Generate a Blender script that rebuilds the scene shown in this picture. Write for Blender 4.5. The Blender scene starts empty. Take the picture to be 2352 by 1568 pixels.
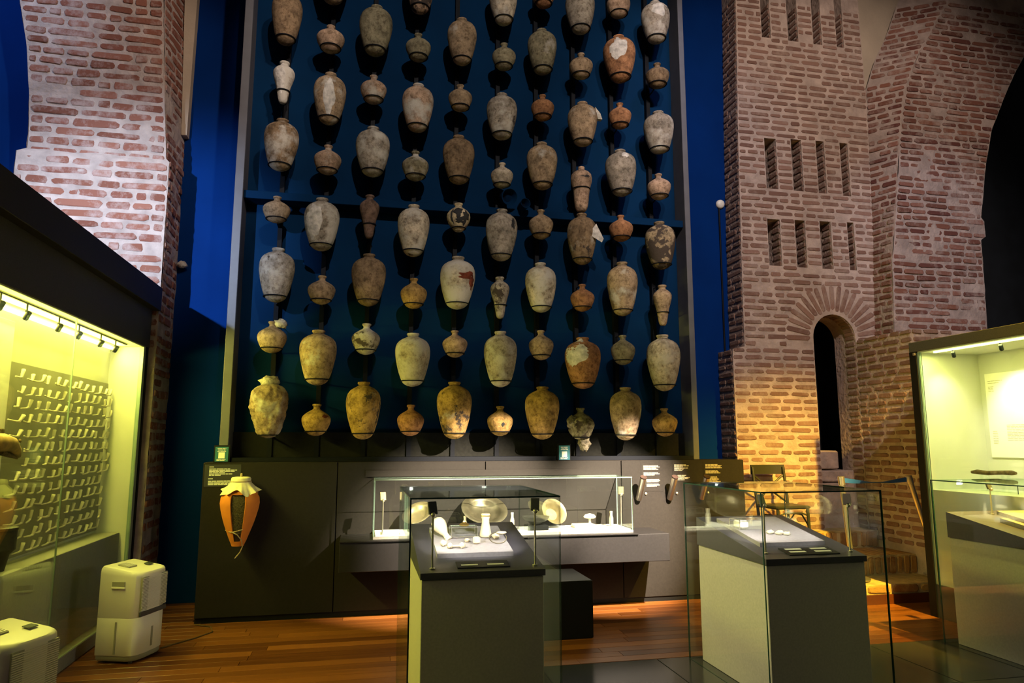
import bpy, math, random
from mathutils import Vector, Matrix, noise
from mathutils.geometry import tessellate_polygon

random.seed(7)
PI = math.pi
scene = bpy.context.scene
COL = scene.collection

# ------------------------------------------------------------------ camera
cam_data = bpy.data.cameras.new('camera')
cam_data.sensor_width = 36.0
cam_data.lens = 36.0 * 1600.0 / 2352.0
cam_data.clip_start = 0.05
cam = bpy.data.objects.new('camera', cam_data)
COL.objects.link(cam)
cam.location = (0, 0, 1.6)
cam.rotation_euler = (math.radians(98.25), 0, math.radians(-12))
scene.camera = cam

# ------------------------------------------------------------------ world, exposure
world = bpy.data.worlds.new('dim_hall')
scene.world = world
world.use_nodes = True
bgn = world.node_tree.nodes['Background']
bgn.inputs[0].default_value = (0.62, 0.6, 0.62, 1)
bgn.inputs[1].default_value = 0.014
scene.view_settings.view_transform = 'Standard'
scene.view_settings.look = 'None'
scene.view_settings.exposure = 0.0
scene.view_settings.gamma = 1.0
scene.view_settings.use_curve_mapping = False
scene.cycles.transparent_max_bounces = 32
scene.cycles.max_bounces = 8


def light(name, kind, loc, target, energy, color, size=0.1, spot=60, blend=0.4, sy=None):
    d = bpy.data.lights.new(name, kind)
    d.energy = energy
    d.color = color
    if kind == 'SPOT':
        d.spot_size = math.radians(spot)
        d.spot_blend = blend
        d.shadow_soft_size = size
    elif kind == 'AREA':
        d.size = size
        if sy:
            d.shape = 'RECTANGLE'
            d.size_y = sy
    else:
        d.shadow_soft_size = size
    o = bpy.data.objects.new(name, d)
    COL.objects.link(o)
    o.location = loc
    v = Vector(target) - Vector(loc)
    o.rotation_euler = v.to_track_quat('-Z', 'Y').to_euler()
    return o


# ceiling track spots behind the camera, aimed at the jars, the tower and the pillar
light('jar_spot', 'SPOT', (1.1, -2.4, 7.9), (1.15, 7.0, 4.4), 1850, (1.0, 0.87, 0.76), 0.012, 40, 0.3)
light('canopy_spot', 'SPOT', (-3.2, 2.0, 3.8), (-2.3, 7.4, 3.4), 2600, (0.62, 0.74, 1.0), 0.04, 40, 1.0)
light('pillar_spot', 'SPOT', (1.6, 0.4, 7.4), (-2.7, 7.3, 5.0), 1300, (1.0, 0.78, 0.66), 0.1, 32, 0.8)
light('tower_spot', 'SPOT', (2.6, -1.0, 7.6), (5.5, 7.5, 4.6), 2100, (1.0, 0.80, 0.70), 0.1, 48, 0.7)
light('pier_spot', 'SPOT', (5.5, 2.0, 5.8), (6.9, 7.2, 4.0), 380, (0.62, 0.68, 1.0), 0.1, 34, 0.9)
light('base_wall_spot', 'SPOT', (3.4, 3.6, 3.6), (2.55, 6.9, .74), 10500, (1.0, 0.83, 0.64), 0.02, 25, 0.75)
light('shelf_spot', 'SPOT', (3.0, 3.4, 3.6), (0.95, 6.9, .74), 10500, (1.0, 0.83, 0.64), 0.02, 25, 0.75)
light('case_spot', 'SPOT', (-0.8, 4.75, 4.2), (2.5, 4.6, .75), 800, (1.0, 0.84, 0.42), 0.04, 20, 0.7)
light('hall_glow', 'AREA', (1.5, -3.5, 6.5), (2.0, 5.0, 1.0), 32, (1.0, 0.74, 0.52), 6.0, sy=4.0)  # broad soft fill, added for the rest of the hall's lights
light('step_spot', 'SPOT', (5.12, 2.6, 4.4), (4.95, 6.9, .15), 5200, (1.0, 0.60, 0.055), 0.05, 50, 1.0)
light('blue_wall_spot', 'SPOT', (4.0, 3.0, 8.4), (3.9, 7.8, 4.5), 260, (0.40, 0.55, 1.0), 0.3, 40, 0.9)
light('blue_wall_spot_left', 'SPOT', (-4.2, 4.4, 7.6), (-4.2, 7.8, 5.4), 420, (0.45, 0.62, 1.0), 0.3, 60, 0.8)


# ------------------------------------------------------------------ materials
MATS = {}


def newmat(name):
    m = bpy.data.materials.new(name)
    m.use_nodes = True
    MATS[name] = m
    nt = m.node_tree
    return m, nt, nt.nodes['Principled BSDF']


def L(nt, a, b):
    nt.links.new(a, b)


def simple(name, col, rough=0.5, metal=0.0, nscale=0, namt=0.2, bump=0.0, spec=0.5, bscale=None):
    m, nt, b = newmat(name)
    b.inputs['Base Color'].default_value = (*col, 1)
    b.inputs['Roughness'].default_value = rough
    b.inputs['Metallic'].default_value = metal
    b.inputs['Specular IOR Level'].default_value = spec
    if nscale:
        tc = nt.nodes.new('ShaderNodeTexCoord')
        n = nt.nodes.new('ShaderNodeTexNoise')
        n.inputs['Scale'].default_value = nscale
        n.inputs['Detail'].default_value = 5
        L(nt, tc.outputs['Object'], n.inputs['Vector'])
        r = nt.nodes.new('ShaderNodeValToRGB')
        r.color_ramp.elements[0].position = 0.3
        r.color_ramp.elements[1].position = 0.7
        r.color_ramp.elements[0].color = (*[c * (1 - namt) for c in col], 1)
        r.color_ramp.elements[1].color = (*[min(1, c * (1 + namt)) for c in col], 1)
        L(nt, n.outputs['Fac'], r.inputs['Fac'])
        L(nt, r.outputs['Color'], b.inputs['Base Color'])
        if bump:
            n2 = n
            if bscale:
                n2 = nt.nodes.new('ShaderNodeTexNoise')
                n2.inputs['Scale'].default_value = bscale
                n2.inputs['Detail'].default_value = 6
                L(nt, tc.outputs['Object'], n2.inputs['Vector'])
            bp = nt.nodes.new('ShaderNodeBump')
            bp.inputs['Strength'].default_value = bump
            bp.inputs['Distance'].default_value = 0.02
            L(nt, n2.outputs['Fac'], bp.inputs['Height'])
            L(nt, bp.outputs['Normal'], b.inputs['Normal'])
    return m


def emis(name, col, strength):
    m, nt, b = newmat(name)
    b.inputs['Base Color'].default_value = (*col, 1)
    b.inputs['Emission Color'].default_value = (*col, 1)
    b.inputs['Emission Strength'].default_value = strength
    return m


def glassmat(name, tint, refl=1.5):
    m, nt, b = newmat(name)
    out = nt.nodes['Material Output']
    nt.nodes.remove(b)
    t = nt.nodes.new('ShaderNodeBsdfTransparent')
    t.inputs[0].default_value = (*tint, 1)
    g = nt.nodes.new('ShaderNodeBsdfGlossy')
    g.inputs['Roughness'].default_value = 0.015
    g.inputs['Color'].default_value = (0.9, 1.0, 0.93, 1)
    lw = nt.nodes.new('ShaderNodeLayerWeight')
    lw.inputs['Blend'].default_value = 0.5
    pw = nt.nodes.new('ShaderNodeMath'); pw.operation = 'POWER'; pw.inputs[1].default_value = 5
    L(nt, lw.outputs['Facing'], pw.inputs[0])
    fr = nt.nodes.new('ShaderNodeMath'); fr.operation = 'MULTIPLY_ADD'; fr.inputs[1].default_value = 0.8; fr.inputs[2].default_value = 0.036
    L(nt, pw.outputs[0], fr.inputs[0])
    mx = nt.nodes.new('ShaderNodeMixShader')
    L(nt, fr.outputs[0], mx.inputs[0])
    L(nt, t.outputs[0], mx.inputs[1])
    L(nt, g.outputs[0], mx.inputs[2])
    L(nt, mx.outputs[0], out.inputs['Surface'])
    return m


def brickmat(name, cols, mort):
    """fired brick: a tone for each brick, blotched with mortar smears"""
    m, nt, b = newmat(name)
    oi = nt.nodes.new('ShaderNodeObjectInfo')
    ge = nt.nodes.new('ShaderNodeNewGeometry')
    ad = nt.nodes.new('ShaderNodeMath'); ad.operation = 'ADD'
    L(nt, oi.outputs['Random'], ad.inputs[0]); L(nt, ge.outputs['Random Per Island'], ad.inputs[1])
    fc = nt.nodes.new('ShaderNodeMath'); fc.operation = 'FRACT'
    L(nt, ad.outputs[0], fc.inputs[0])
    rp = nt.nodes.new('ShaderNodeValToRGB')
    el = rp.color_ramp.elements
    el[0].color = (*cols[0], 1); el[1].color = (*cols[-1], 1)
    for i, c in enumerate(cols[1:-1]):
        e = el.new((i + 1) / (len(cols) - 1)); e.color = (*c, 1)
    L(nt, fc.outputs[0], rp.inputs['Fac'])
    tx = nt.nodes.new('ShaderNodeNewGeometry')
    n = nt.nodes.new('ShaderNodeTexNoise'); n.inputs['Scale'].default_value = 9; n.inputs['Detail'].default_value = 7
    n.inputs['Roughness'].default_value = 0.7
    L(nt, tx.outputs['Position'], n.inputs['Vector'])
    r2 = nt.nodes.new('ShaderNodeValToRGB')
    r2.color_ramp.elements[0].position = 0.48; r2.color_ramp.elements[1].position = 0.70
    r2.color_ramp.elements[0].color = (0, 0, 0, 1); r2.color_ramp.elements[1].color = (0.75, 0.75, 0.75, 1)
    nb = nt.nodes.new('ShaderNodeTexNoise'); nb.inputs['Scale'].default_value = 1.7; nb.inputs['Detail'].default_value = 4
    L(nt, tx.outputs['Position'], nb.inputs['Vector'])
    wb = nt.nodes.new('ShaderNodeMath'); wb.operation = 'MULTIPLY_ADD'; wb.inputs[1].default_value = 0.55; wb.inputs[2].default_value = -0.27
    L(nt, nb.outputs['Fac'], wb.inputs[0])
    sm = nt.nodes.new('ShaderNodeMath'); sm.operation = 'ADD'
    L(nt, n.outputs['Fac'], sm.inputs[0]); L(nt, wb.outputs[0], sm.inputs[1])
    L(nt, sm.outputs[0], r2.inputs['Fac'])
    mx = nt.nodes.new('ShaderNodeMix'); mx.data_type = 'RGBA'
    L(nt, r2.outputs['Color'], mx.inputs['Factor'])
    L(nt, rp.outputs['Color'], mx.inputs['A'])
    mx.inputs['B'].default_value = (*mort, 1)
    L(nt, mx.outputs['Result'], b.inputs['Base Color'])
    b.inputs['Roughness'].default_value = 0.9
    b.inputs['Specular IOR Level'].default_value = 0.15
    n3 = nt.nodes.new('ShaderNodeTexNoise'); n3.inputs['Scale'].default_value = 45; n3.inputs['Detail'].default_value = 6
    L(nt, tx.outputs['Position'], n3.inputs['Vector'])
    bp = nt.nodes.new('ShaderNodeBump'); bp.inputs['Strength'].default_value = 0.7; bp.inputs['Distance'].default_value = 0.01
    L(nt, n3.outputs['Fac'], bp.inputs['Height']); L(nt, bp.outputs['Normal'], b.inputs['Normal'])
    return m


def ceramicmat():
    """jar clay: object colour, blotches, pale marine crust (prop white) and dark stains (prop dark)"""
    m, nt, b = newmat('clay')
    oi = nt.nodes.new('ShaderNodeObjectInfo')
    tc = nt.nodes.new('ShaderNodeTexCoord')
    mul = nt.nodes.new('ShaderNodeMath'); mul.operation = 'MULTIPLY'; mul.inputs[1].default_value = 57.0
    L(nt, oi.outputs['Random'], mul.inputs[0])
    va = nt.nodes.new('ShaderNodeVectorMath'); va.operation = 'ADD'
    L(nt, tc.outputs['Object'], va.inputs[0]); L(nt, mul.outputs[0], va.inputs[1])

    def noi(scale, detail=6, rough=0.6):
        n = nt.nodes.new('ShaderNodeTexNoise')
        n.inputs['Scale'].default_value = scale; n.inputs['Detail'].default_value = detail; n.inputs['Roughness'].default_value = rough
        L(nt, va.outputs[0], n.inputs['Vector'])
        return n.outputs['Fac']

    def attr(nm):
        a = nt.nodes.new('ShaderNodeAttribute'); a.attribute_type = 'OBJECT'; a.attribute_name = nm
        return a.outputs['Fac']

    def thresh(fac, amt, soft):
        # smoothstep(1-amt, 1-amt+soft, fac)
        s = nt.nodes.new('ShaderNodeMath'); s.operation = 'SUBTRACT'; s.inputs[0].default_value = 1.0
        L(nt, amt, s.inputs[1])
        d = nt.nodes.new('ShaderNodeMath'); d.operation = 'SUBTRACT'
        L(nt, fac, d.inputs[0]); L(nt, s.outputs[0], d.inputs[1])
        k = nt.nodes.new('ShaderNodeMath'); k.operation = 'DIVIDE'; k.use_clamp = True; k.inputs[1].default_value = soft
        L(nt, d.outputs[0], k.inputs[0])
        return k.outputs[0]

    # mottling
    r = nt.nodes.new('ShaderNodeValToRGB')
    r.color_ramp.elements[0].position = 0.36; r.color_ramp.elements[0].color = (0.5, 0.48, 0.46, 1)
    r.color_ramp.elements[1].position = 0.64; r.color_ramp.elements[1].color = (1.2, 1.16, 1.12, 1)
    L(nt, noi(9, 7, 0.68), r.inputs['Fac'])
    m1 = nt.nodes.new('ShaderNodeMix'); m1.data_type = 'RGBA'; m1.blend_type = 'MULTIPLY'; m1.inputs['Factor'].default_value = 1
    L(nt, oi.outputs['Color'], m1.inputs['A']); L(nt, r.outputs['Color'], m1.inputs['B'])
    rs = nt.nodes.new('ShaderNodeValToRGB')
    rs.color_ramp.elements[0].position = 0.38; rs.color_ramp.elements[0].color = (0.42, 0.38, 0.34, 1)
    rs.color_ramp.elements[1].position = 0.52; rs.color_ramp.elements[1].color = (1.0, 1.0, 1.0, 1)
    L(nt, noi(26, 8, 0.75), rs.inputs['Fac'])
    m1b = nt.nodes.new('ShaderNodeMix'); m1b.data_type = 'RGBA'; m1b.blend_type = 'MULTIPLY'; m1b.inputs['Factor'].default_value = 0.9
    L(nt, m1.outputs['Result'], m1b.inputs['A']); L(nt, rs.outputs['Color'], m1b.inputs['B'])
    m2 = nt.nodes.new('ShaderNodeMix'); m2.data_type = 'RGBA'
    L(nt, thresh(noi(5.5, 5, 0.62), attr('white'), 0.16), m2.inputs['Factor'])
    L(nt, m1b.outputs['Result'], m2.inputs['A']); m2.inputs['B'].default_value = (0.5, 0.46, 0.4, 1)
    m3 = nt.nodes.new('ShaderNodeMix'); m3.data_type = 'RGBA'
    L(nt, thresh(noi(8, 6, 0.65), attr('dark'), 0.05), m3.inputs['Factor'])
    L(nt, m2.outputs['Result'], m3.inputs['A']); m3.inputs['B'].default_value = (0.06, 0.045, 0.035, 1)
    L(nt, m3.outputs['Result'], b.inputs['Base Color'])
    b.inputs['Roughness'].default_value = 0.9
    b.inputs['Specular IOR Level'].default_value = 0.2
    bp = nt.nodes.new('ShaderNodeBump'); bp.inputs['Strength'].default_value = 0.8; bp.inputs['Distance'].default_value = 0.012
    L(nt, noi(32, 7, 0.75), bp.inputs['Height']); L(nt, bp.outputs['Normal'], b.inputs['Normal'])
    return m


def woodmat(name, dark, lite):
    m, nt, b = newmat(name)
    tc = nt.nodes.new('ShaderNodeTexCoord')
    oi = nt.nodes.new('ShaderNodeObjectInfo')
    mp = nt.nodes.new('ShaderNodeMapping'); mp.inputs['Scale'].default_value = (1.2, 26, 26)
    L(nt, tc.outputs['Object'], mp.inputs['Vector'])
    va = nt.nodes.new('ShaderNodeVectorMath'); va.operation = 'ADD'
    mul = nt.nodes.new('ShaderNodeMath'); mul.operation = 'MULTIPLY'; mul.inputs[1].default_value = 40
    L(nt, oi.outputs['Random'], mul.inputs[0])
    L(nt, mp.outputs[0], va.inputs[0]); L(nt, mul.outputs[0], va.inputs[1])
    n = nt.nodes.new('ShaderNodeTexNoise'); n.inputs['Scale'].default_value = 1.5; n.inputs['Detail'].default_value = 6
    n.inputs['Distortion'].default_value = 0.6
    L(nt, va.outputs[0], n.inputs['Vector'])
    s = nt.nodes.new('ShaderNodeMath'); s.operation = 'MULTIPLY_ADD'; s.inputs[1].default_value = 0.55; s.inputs[2].default_value = 0.0
    L(nt, oi.outputs['Random'], s.inputs[0])
    a = nt.nodes.new('ShaderNodeMath'); a.operation = 'MULTIPLY_ADD'; a.inputs[1].default_value = 0.55
    L(nt, n.outputs['Fac'], a.inputs[0]); L(nt, s.outputs[0], a.inputs[2])
    r = nt.nodes.new('ShaderNodeValToRGB')
    r.color_ramp.elements[0].position = 0.2; r.color_ramp.elements[0].color = (*dark, 1)
    r.color_ramp.elements[1].position = 0.85; r.color_ramp.elements[1].color = (*lite, 1)
    L(nt, a.outputs[0], r.inputs['Fac'])
    L(nt, r.outputs['Color'], b.inputs['Base Color'])
    b.inputs['Roughness'].default_value = 0.32
    b.inputs['Specular IOR Level'].default_value = 0.4
    return m


simple('blue_paint', (0.0006, 0.021, 0.125), 0.9, nscale=1.5, namt=0.12, spec=0.06)
simple('skirt_black', (0.012, 0.012, 0.01), 0.8, nscale=40, namt=0.2, spec=0.1)
simple('rack_blue', (0.0007, 0.018, 0.058), 0.85, nscale=2.0, namt=0.15, spec=0.07)
simple('frame_grey', (0.095, 0.094, 0.105), 0.5, nscale=8, namt=0.1)
simple('rail_black', (0.004, 0.005, 0.008), 0.6, spec=0.12)
simple('base_grey', (0.017, 0.0145, 0.0122), 0.7, nscale=60, namt=0.12, spec=0.12)
simple('shelf_grey', (0.014, 0.0125, 0.0125), 0.5, nscale=60, namt=0.12, spec=0.3)
simple('black_paint', (0.006, 0.006, 0.006), 0.6, spec=0.15)
simple('canopy_black', (0.022, 0.022, 0.022), 0.6, nscale=90, namt=0.2, spec=0.3)
simple('fascia_grey', (0.05, 0.05, 0.046), 0.6, nscale=90, namt=0.2, spec=0.3)
simple('vitrine_wall', (0.56, 0.56, 0.48), 0.7, nscale=3, namt=0.03, spec=0.2)
simple('vitrine_grey', (0.26, 0.25, 0.22), 0.6, nscale=60, namt=0.08, spec=0.2)
simple('pipe_board', (0.23, 0.22, 0.17), 0.7)
simple('pale_board', (0.8, 0.78, 0.7), 0.6)
simple('plinth_grey', (0.55, 0.51, 0.45), 0.6, nscale=80, namt=0.08, spec=0.25)
simple('slab_black', (0.07, 0.066, 0.078), 0.38, nscale=60, namt=0.1, spec=0.5)
simple('board_grey', (0.32, 0.3, 0.32), 0.4, nscale=60, namt=0.1)
simple('plaster', (0.42, 0.34, 0.25), 0.85, nscale=3, namt=0.08, bump=0.2, bscale=30, spec=0.1)
simple('mortar', (0.42, 0.345, 0.30), 0.95, nscale=7, namt=0.22, bump=0.9, bscale=22, spec=0.1)
simple('mortar_tower', (0.43, 0.33, 0.27), 0.95, nscale=7, namt=0.2, bump=0.9, bscale=22, spec=0.1)
simple('mortar_step', (0.55, 0.42, 0.2), 0.95, nscale=9, namt=0.2, bump=0.9, bscale=22, spec=0.1)
brickmat('brick_red', [(0.17, 0.065, 0.042), (0.23, 0.09, 0.058), (0.29, 0.125, 0.085), (0.2, 0.075, 0.05), (0.25, 0.1, 0.07)], (0.44, 0.34, 0.3))
brickmat('brick_brown', [(0.12, 0.05, 0.035), (0.18, 0.08, 0.055), (0.23, 0.105, 0.075), (0.1, 0.035, 0.028), (0.2, 0.085, 0.055)], (0.33, 0.25, 0.21))
simple('mortar_pier', (0.34, 0.265, 0.225), 0.95, nscale=7, namt=0.22, bump=0.9, bscale=22, spec=0.1)
brickmat('brick_dusty', [(0.18, 0.1, 0.072), (0.23, 0.13, 0.095), (0.27, 0.155, 0.115), (0.21, 0.115, 0.083), (0.17, 0.092, 0.068)], (0.33, 0.24, 0.19))
brickmat('brick_ochre', [(0.3, 0.15, 0.05), (0.4, 0.22, 0.07), (0.45, 0.26, 0.09), (0.24, 0.11, 0.04)], (0.5, 0.34, 0.14))
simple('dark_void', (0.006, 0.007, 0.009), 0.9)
simple('dark_wall', (0.012, 0.016, 0.022), 0.7, nscale=4, namt=0.3)
ceramicmat()
simple('crust', (0.46, 0.42, 0.35), 0.95, nscale=20, namt=0.35, bump=0.8, bscale=50, spec=0.1)
simple('shell_dark', (0.2, 0.17, 0.12), 0.95, nscale=22, namt=0.7, bump=0.8, bscale=50, spec=0.1)
simple('white_patch', (0.5, 0.465, 0.425), 0.95, nscale=22, namt=0.35, bump=0.5, spec=0.1)
simple('break_red', (0.14, 0.035, 0.018), 0.95, nscale=18, namt=0.5, bump=0.8, spec=0.1)
simple('stain_black', (0.016, 0.015, 0.016), 0.8)
simple('terracotta', (0.62, 0.2, 0.03), 0.75, nscale=14, namt=0.07, spec=0.2)
simple('cloth', (0.72, 0.66, 0.42), 0.95, nscale=30, namt=0.08, spec=0.05)
simple('rope', (0.4, 0.3, 0.16), 0.9, nscale=60, namt=0.3)
simple('beans', (0.07, 0.055, 0.018), 0.6, nscale=80, namt=0.6, bump=1.0, bscale=110)
simple('hollow_dark', (0.03, 0.012, 0.006), 0.9)
simple('steel', (0.7, 0.66, 0.58), 0.3, 0.9)
simple('steel_brushed', (0.5, 0.46, 0.4), 0.35, 1.0)
simple('bronze', (0.24, 0.19, 0.09), 0.4, 0.6, nscale=14, namt=0.25)
simple('bronze_dark', (0.12, 0.1, 0.06), 0.35, 0.7, nscale=14, namt=0.3)
simple('ivory', (0.75, 0.62, 0.42), 0.5, nscale=20, namt=0.1)
simple('gold', (0.75, 0.5, 0.14), 0.3, 0.9)
simple('white_clay', (0.72, 0.66, 0.48), 0.7, nscale=30, namt=0.1)
simple('white_plastic', (0.74, 0.71, 0.62), 0.38, nscale=3, namt=0.03)
simple('grey_plastic', (0.3, 0.29, 0.22), 0.5)
simple('dark_plastic', (0.06, 0.065, 0.07), 0.35)
simple('screen_dark', (0.05, 0.06, 0.055), 0.2)
simple('white_print', (0.72, 0.72, 0.66), 0.7)
simple('grey_print', (0.42, 0.38, 0.28), 0.7)
simple('black_print', (0.02, 0.02, 0.022), 0.5)
simple('sign_teal', (0.02, 0.14, 0.18), 0.5)
simple('paper', (0.85, 0.82, 0.72), 0.7)
simple('chair_dark', (0.03, 0.03, 0.016), 0.35)
simple('belt_blue', (0.02, 0.12, 0.7), 0.6)
simple('old_wood', (0.1, 0.06, 0.02), 0.8, nscale=30, namt=0.5, bump=0.5)
simple('carved_wood', (0.26, 0.15, 0.045), 0.6, nscale=18, namt=0.4)
simple('dark_pot', (0.02, 0.018, 0.012), 0.6, nscale=30, namt=0.4)
simple('tile_dark', (0.035, 0.037, 0.036), 0.16, nscale=3, namt=0.1)
simple('grout', (0.015, 0.015, 0.015), 0.8)
simple('underfloor', (0.05, 0.02, 0.008), 0.8)
woodmat('floor_wood', (0.075, 0.021, 0.004), (0.26, 0.088, 0.018))
woodmat('riser_wood', (0.07, 0.018, 0.005), (0.13, 0.035, 0.008))
glassmat('glass', (0.978, 0.993, 0.984))
glassmat('acrylic', (0.97, 0.985, 0.98))
simple('glass_edge', (0.01, 0.05, 0.035), 0.15)
simple('glass_edge_lit', (0.22, 0.3, 0.24), 0.3)  # paler copy of glass_edge, light on the edges put into the colour
emis('led_strip', (1.0, 0.97, 0.5), 30.0)
emis('led_core', (1.0, 0.98, 0.42), 4.5)
emis('lamp_white', (1.0, 0.95, 0.85), 220.0)


# ------------------------------------------------------------------ mesh builder
class MB:
    def __init__(self):
        self.v = []
        self.f = []
        self.m = []

    def face(self, idx, mat=0):
        self.f.append(tuple(idx)); self.m.append(mat)

    def add(self, verts, faces, mat=0):
        o = len(self.v)
        self.v += [tuple(p) for p in verts]
        for fc in faces:
            self.face([i + o for i in fc], mat)
        return self

    def box(self, x0, x1, y0, y1, z0, z1, mat=0):
        v = [(x0, y0, z0), (x1, y0, z0), (x1, y1, z0), (x0, y1, z0), (x0, y0, z1), (x1, y0, z1), (x1, y1, z1), (x0, y1, z1)]
        return self.add(v, [(3, 2, 1, 0), (4, 5, 6, 7), (0, 1, 5, 4), (1, 2, 6, 5), (2, 3, 7, 6), (3, 0, 4, 7)], mat)

    def cbox(self, x0, x1, y0, y1, z0, z1, c=0.01, mat=0):
        """box with chamfered edges"""
        def ring(z, i):
            a, b, d, e = x0 + i, x1 - i, y0 + i, y1 - i
            return [(a + c, d, z), (b - c, d, z), (b, d + c, z), (b, e - c, z), (b - c, e, z), (a + c, e, z), (a, e - c, z), (a, d + c, z)]
        vs = ring(z0, c) + ring(z0 + c, 0) + ring(z1 - c, 0) + ring(z1, c)
        fs = [tuple(range(7, -1, -1)), tuple(range(24, 32))]
        for k in range(3):
            for i in range(8):
                j = (i + 1) % 8
                fs.append((k * 8 + i, k * 8 + j, k * 8 + 8 + j, k * 8 + 8 + i))
        return self.add(vs, fs, mat)

    def lathe(self, prof, n=32, c=(0, 0, 0), mat=0, axis=None, wob=None):
        """prof: list of (r, z) bottom to top"""
        M = Matrix.Identity(3)
        if axis is not None:
            M = Vector((0, 0, 1)).rotation_difference(Vector(axis)).to_matrix()
        c = Vector(c)
        vs = []
        for (r, z) in prof:
            for i in range(n):
                a = 2 * PI * i / n
                rr = r * (wob(a, z) if wob else 1)
                vs.append(c + M @ Vector((rr * math.cos(a), rr * math.sin(a), z)))
        fs = []
        for k in range(len(prof) - 1):
            for i in range(n):
                j = (i + 1) % n
                fs.append((k * n + i, k * n + j, k * n + n + j, k * n + n + i))
        fs.append(tuple(range(n - 1, -1, -1)))
        t = (len(prof) - 1) * n
        fs.append(tuple(range(t, t + n)))
        return self.add(vs, fs, mat)

    def tube(self, pts, r, n=10, mat=0, closed=False):
        pts = [Vector(p) for p in pts]
        rs = r if isinstance(r, (list, tuple)) else [r] * len(pts)
        o = len(self.v)
        N = len(pts)
        prev = None
        for i, p in enumerate(pts):
            if closed:
                t = pts[(i + 1) % N] - pts[i - 1]
            else:
                t = pts[min(i + 1, N - 1)] - pts[max(i - 1, 0)]
            t.normalize()
            if prev is None:
                up = Vector((0, 0, 1)) if abs(t.z) < 0.9 else Vector((1, 0, 0))
                a = t.cross(up).normalized()
            else:
                a = (prev - t * prev.dot(t)).normalized()
            prev = a
            b = t.cross(a)
            for k in range(n):
                q = 2 * PI * k / n
                self.v.append(tuple(p + (a * math.cos(q) + b * math.sin(q)) * rs[i]))
        for i in range(N if closed else N - 1):
            i2 = (i + 1) % N
            for k in range(n):
                j = (k + 1) % n
                self.face((o + i * n + k, o + i * n + j, o + i2 * n + j, o + i2 * n + k), mat)
        if not closed:
            self.face([o + k for k in range(n - 1, -1, -1)], mat)
            self.face([o + (N - 1) * n + k for k in range(n)], mat)
        return self

    def prism(self, poly, fn, d0, d1, mat=0, holes=(), sidemat=None):
        """polygon (with holes) extruded; fn(u, v, d) -> point"""
        sm = mat if sidemat is None else sidemat
        loops = [list(poly)] + [list(h) for h in holes]
        flat = [p for lp in loops for p in lp]
        tris = tessellate_polygon([[Vector((p[0], p[1], 0)) for p in lp] for lp in loops])
        n = len(flat)
        o = len(self.v)
        self.v += [tuple(fn(p[0], p[1], d0)) for p in flat]
        self.v += [tuple(fn(p[0], p[1], d1)) for p in flat]
        for t in tris:
            self.face([o + i for i in t], mat)
            self.face([o + n + i for i in reversed(t)], mat)
        s = 0
        for lp in loops:
            k = len(lp)
            for i in range(k):
                j = (i + 1) % k
                self.face((o + s + i, o + s + j, o + n + s + j, o + n + s + i), sm)
            s += k
        return self

    def mesh(self, name, mats, smooth=False):
        me = bpy.data.meshes.new(name)
        me.from_pydata(self.v, [], self.f)
        for mt in mats:
            me.materials.append(MATS[mt])
        if len(mats) > 1:
            me.polygons.foreach_set('material_index', self.m)
        if smooth:
            me.polygons.foreach_set('use_smooth', [True] * len(me.polygons))
        me.update()
        return me

    def build(self, name, mats, parent=None, smooth=False, fix=True, angle=None):
        if isinstance(mats, str):
            mats = [mats]
        me = self.mesh(name, mats, smooth)
        if fix:
            import bmesh
            bm = bmesh.new(); bm.from_mesh(me)
            bmesh.ops.recalc_face_normals(bm, faces=bm.faces)
            bm.to_mesh(me); bm.free()
        if smooth and angle is None:
            angle = 40
        if smooth and angle < 180:
            me.set_sharp_from_angle(angle=math.radians(angle))
        return link(name, me, parent)


def link(name, me, parent=None):
    o = bpy.data.objects.new(name, me)
    COL.objects.link(o)
    if parent is not None:
        o.parent = parent
    return o


def tag(o, label, cat, group=None, kind=None):
    o['label'] = label
    o['category'] = cat
    if group:
        o['group'] = group
    if kind:
        o['kind'] = kind
    return o


def empty(name, label, cat, group=None, kind=None, loc=(0, 0, 0), rot=0.0):
    o = bpy.data.objects.new(name, None)
    COL.objects.link(o)
    o.location = loc
    o.rotation_euler = (0, 0, rot)
    return tag(o, label, cat, group, kind)


def box(name, mat, b, parent=None, c=0.0):
    mb = MB()
    if c:
        mb.cbox(*b, c)
    else:
        mb.box(*b)
    return mb.build(name, mat, parent)


ORD = ['', 'first', 'second', 'third', 'fourth', 'fifth', 'sixth', 'seventh', 'eighth', 'ninth', 'tenth', 'eleventh', 'twelfth', 'thirteenth']


# ------------------------------------------------------------------ brick pieces
def brick_variant(k):
    rnd = random.Random(100 + k)
    out = []
    cu, cv = rnd.uniform(0.05, 0.1), rnd.uniform(0.22, 0.34)
    base = [(-.5 + cu, -.5), (.5 - cu, -.5), (.5, -.5 + cv), (.5, .5 - cv), (.5 - cu, .5), (-.5 + cu, .5), (-.5, .5 - cv), (-.5, -.5 + cv)]
    base = [(u + rnd.uniform(-.02, .02), v + rnd.uniform(-.09, .09)) for u, v in base]
    vs = [(u, v, -0.6) for u, v in base] + [(u, v, 0.55) for u, v in base]
    vs += [(u * .93, v * .78, 1.0 + rnd.uniform(-.12, .12)) for u, v in base]
    fs = [tuple(range(16, 24))]
    for r in range(2):
        for i in range(8):
            j = (i + 1) % 8
            fs.append((r * 8 + i, r * 8 + j, r * 8 + 8 + j, r * 8 + 8 + i))
    return vs, fs


BV = [brick_variant(k) for k in range(10)]
BMESH = {}


def brick_mesh(k, mat):
    key = (k, mat)
    if key not in BMESH:
        me = bpy.data.meshes.new('brick')
        me.from_pydata(BV[k][0], [], BV[k][1])
        me.materials.append(MATS[mat])
        me.update()
        BMESH[key] = me
    return BMESH[key]


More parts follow.
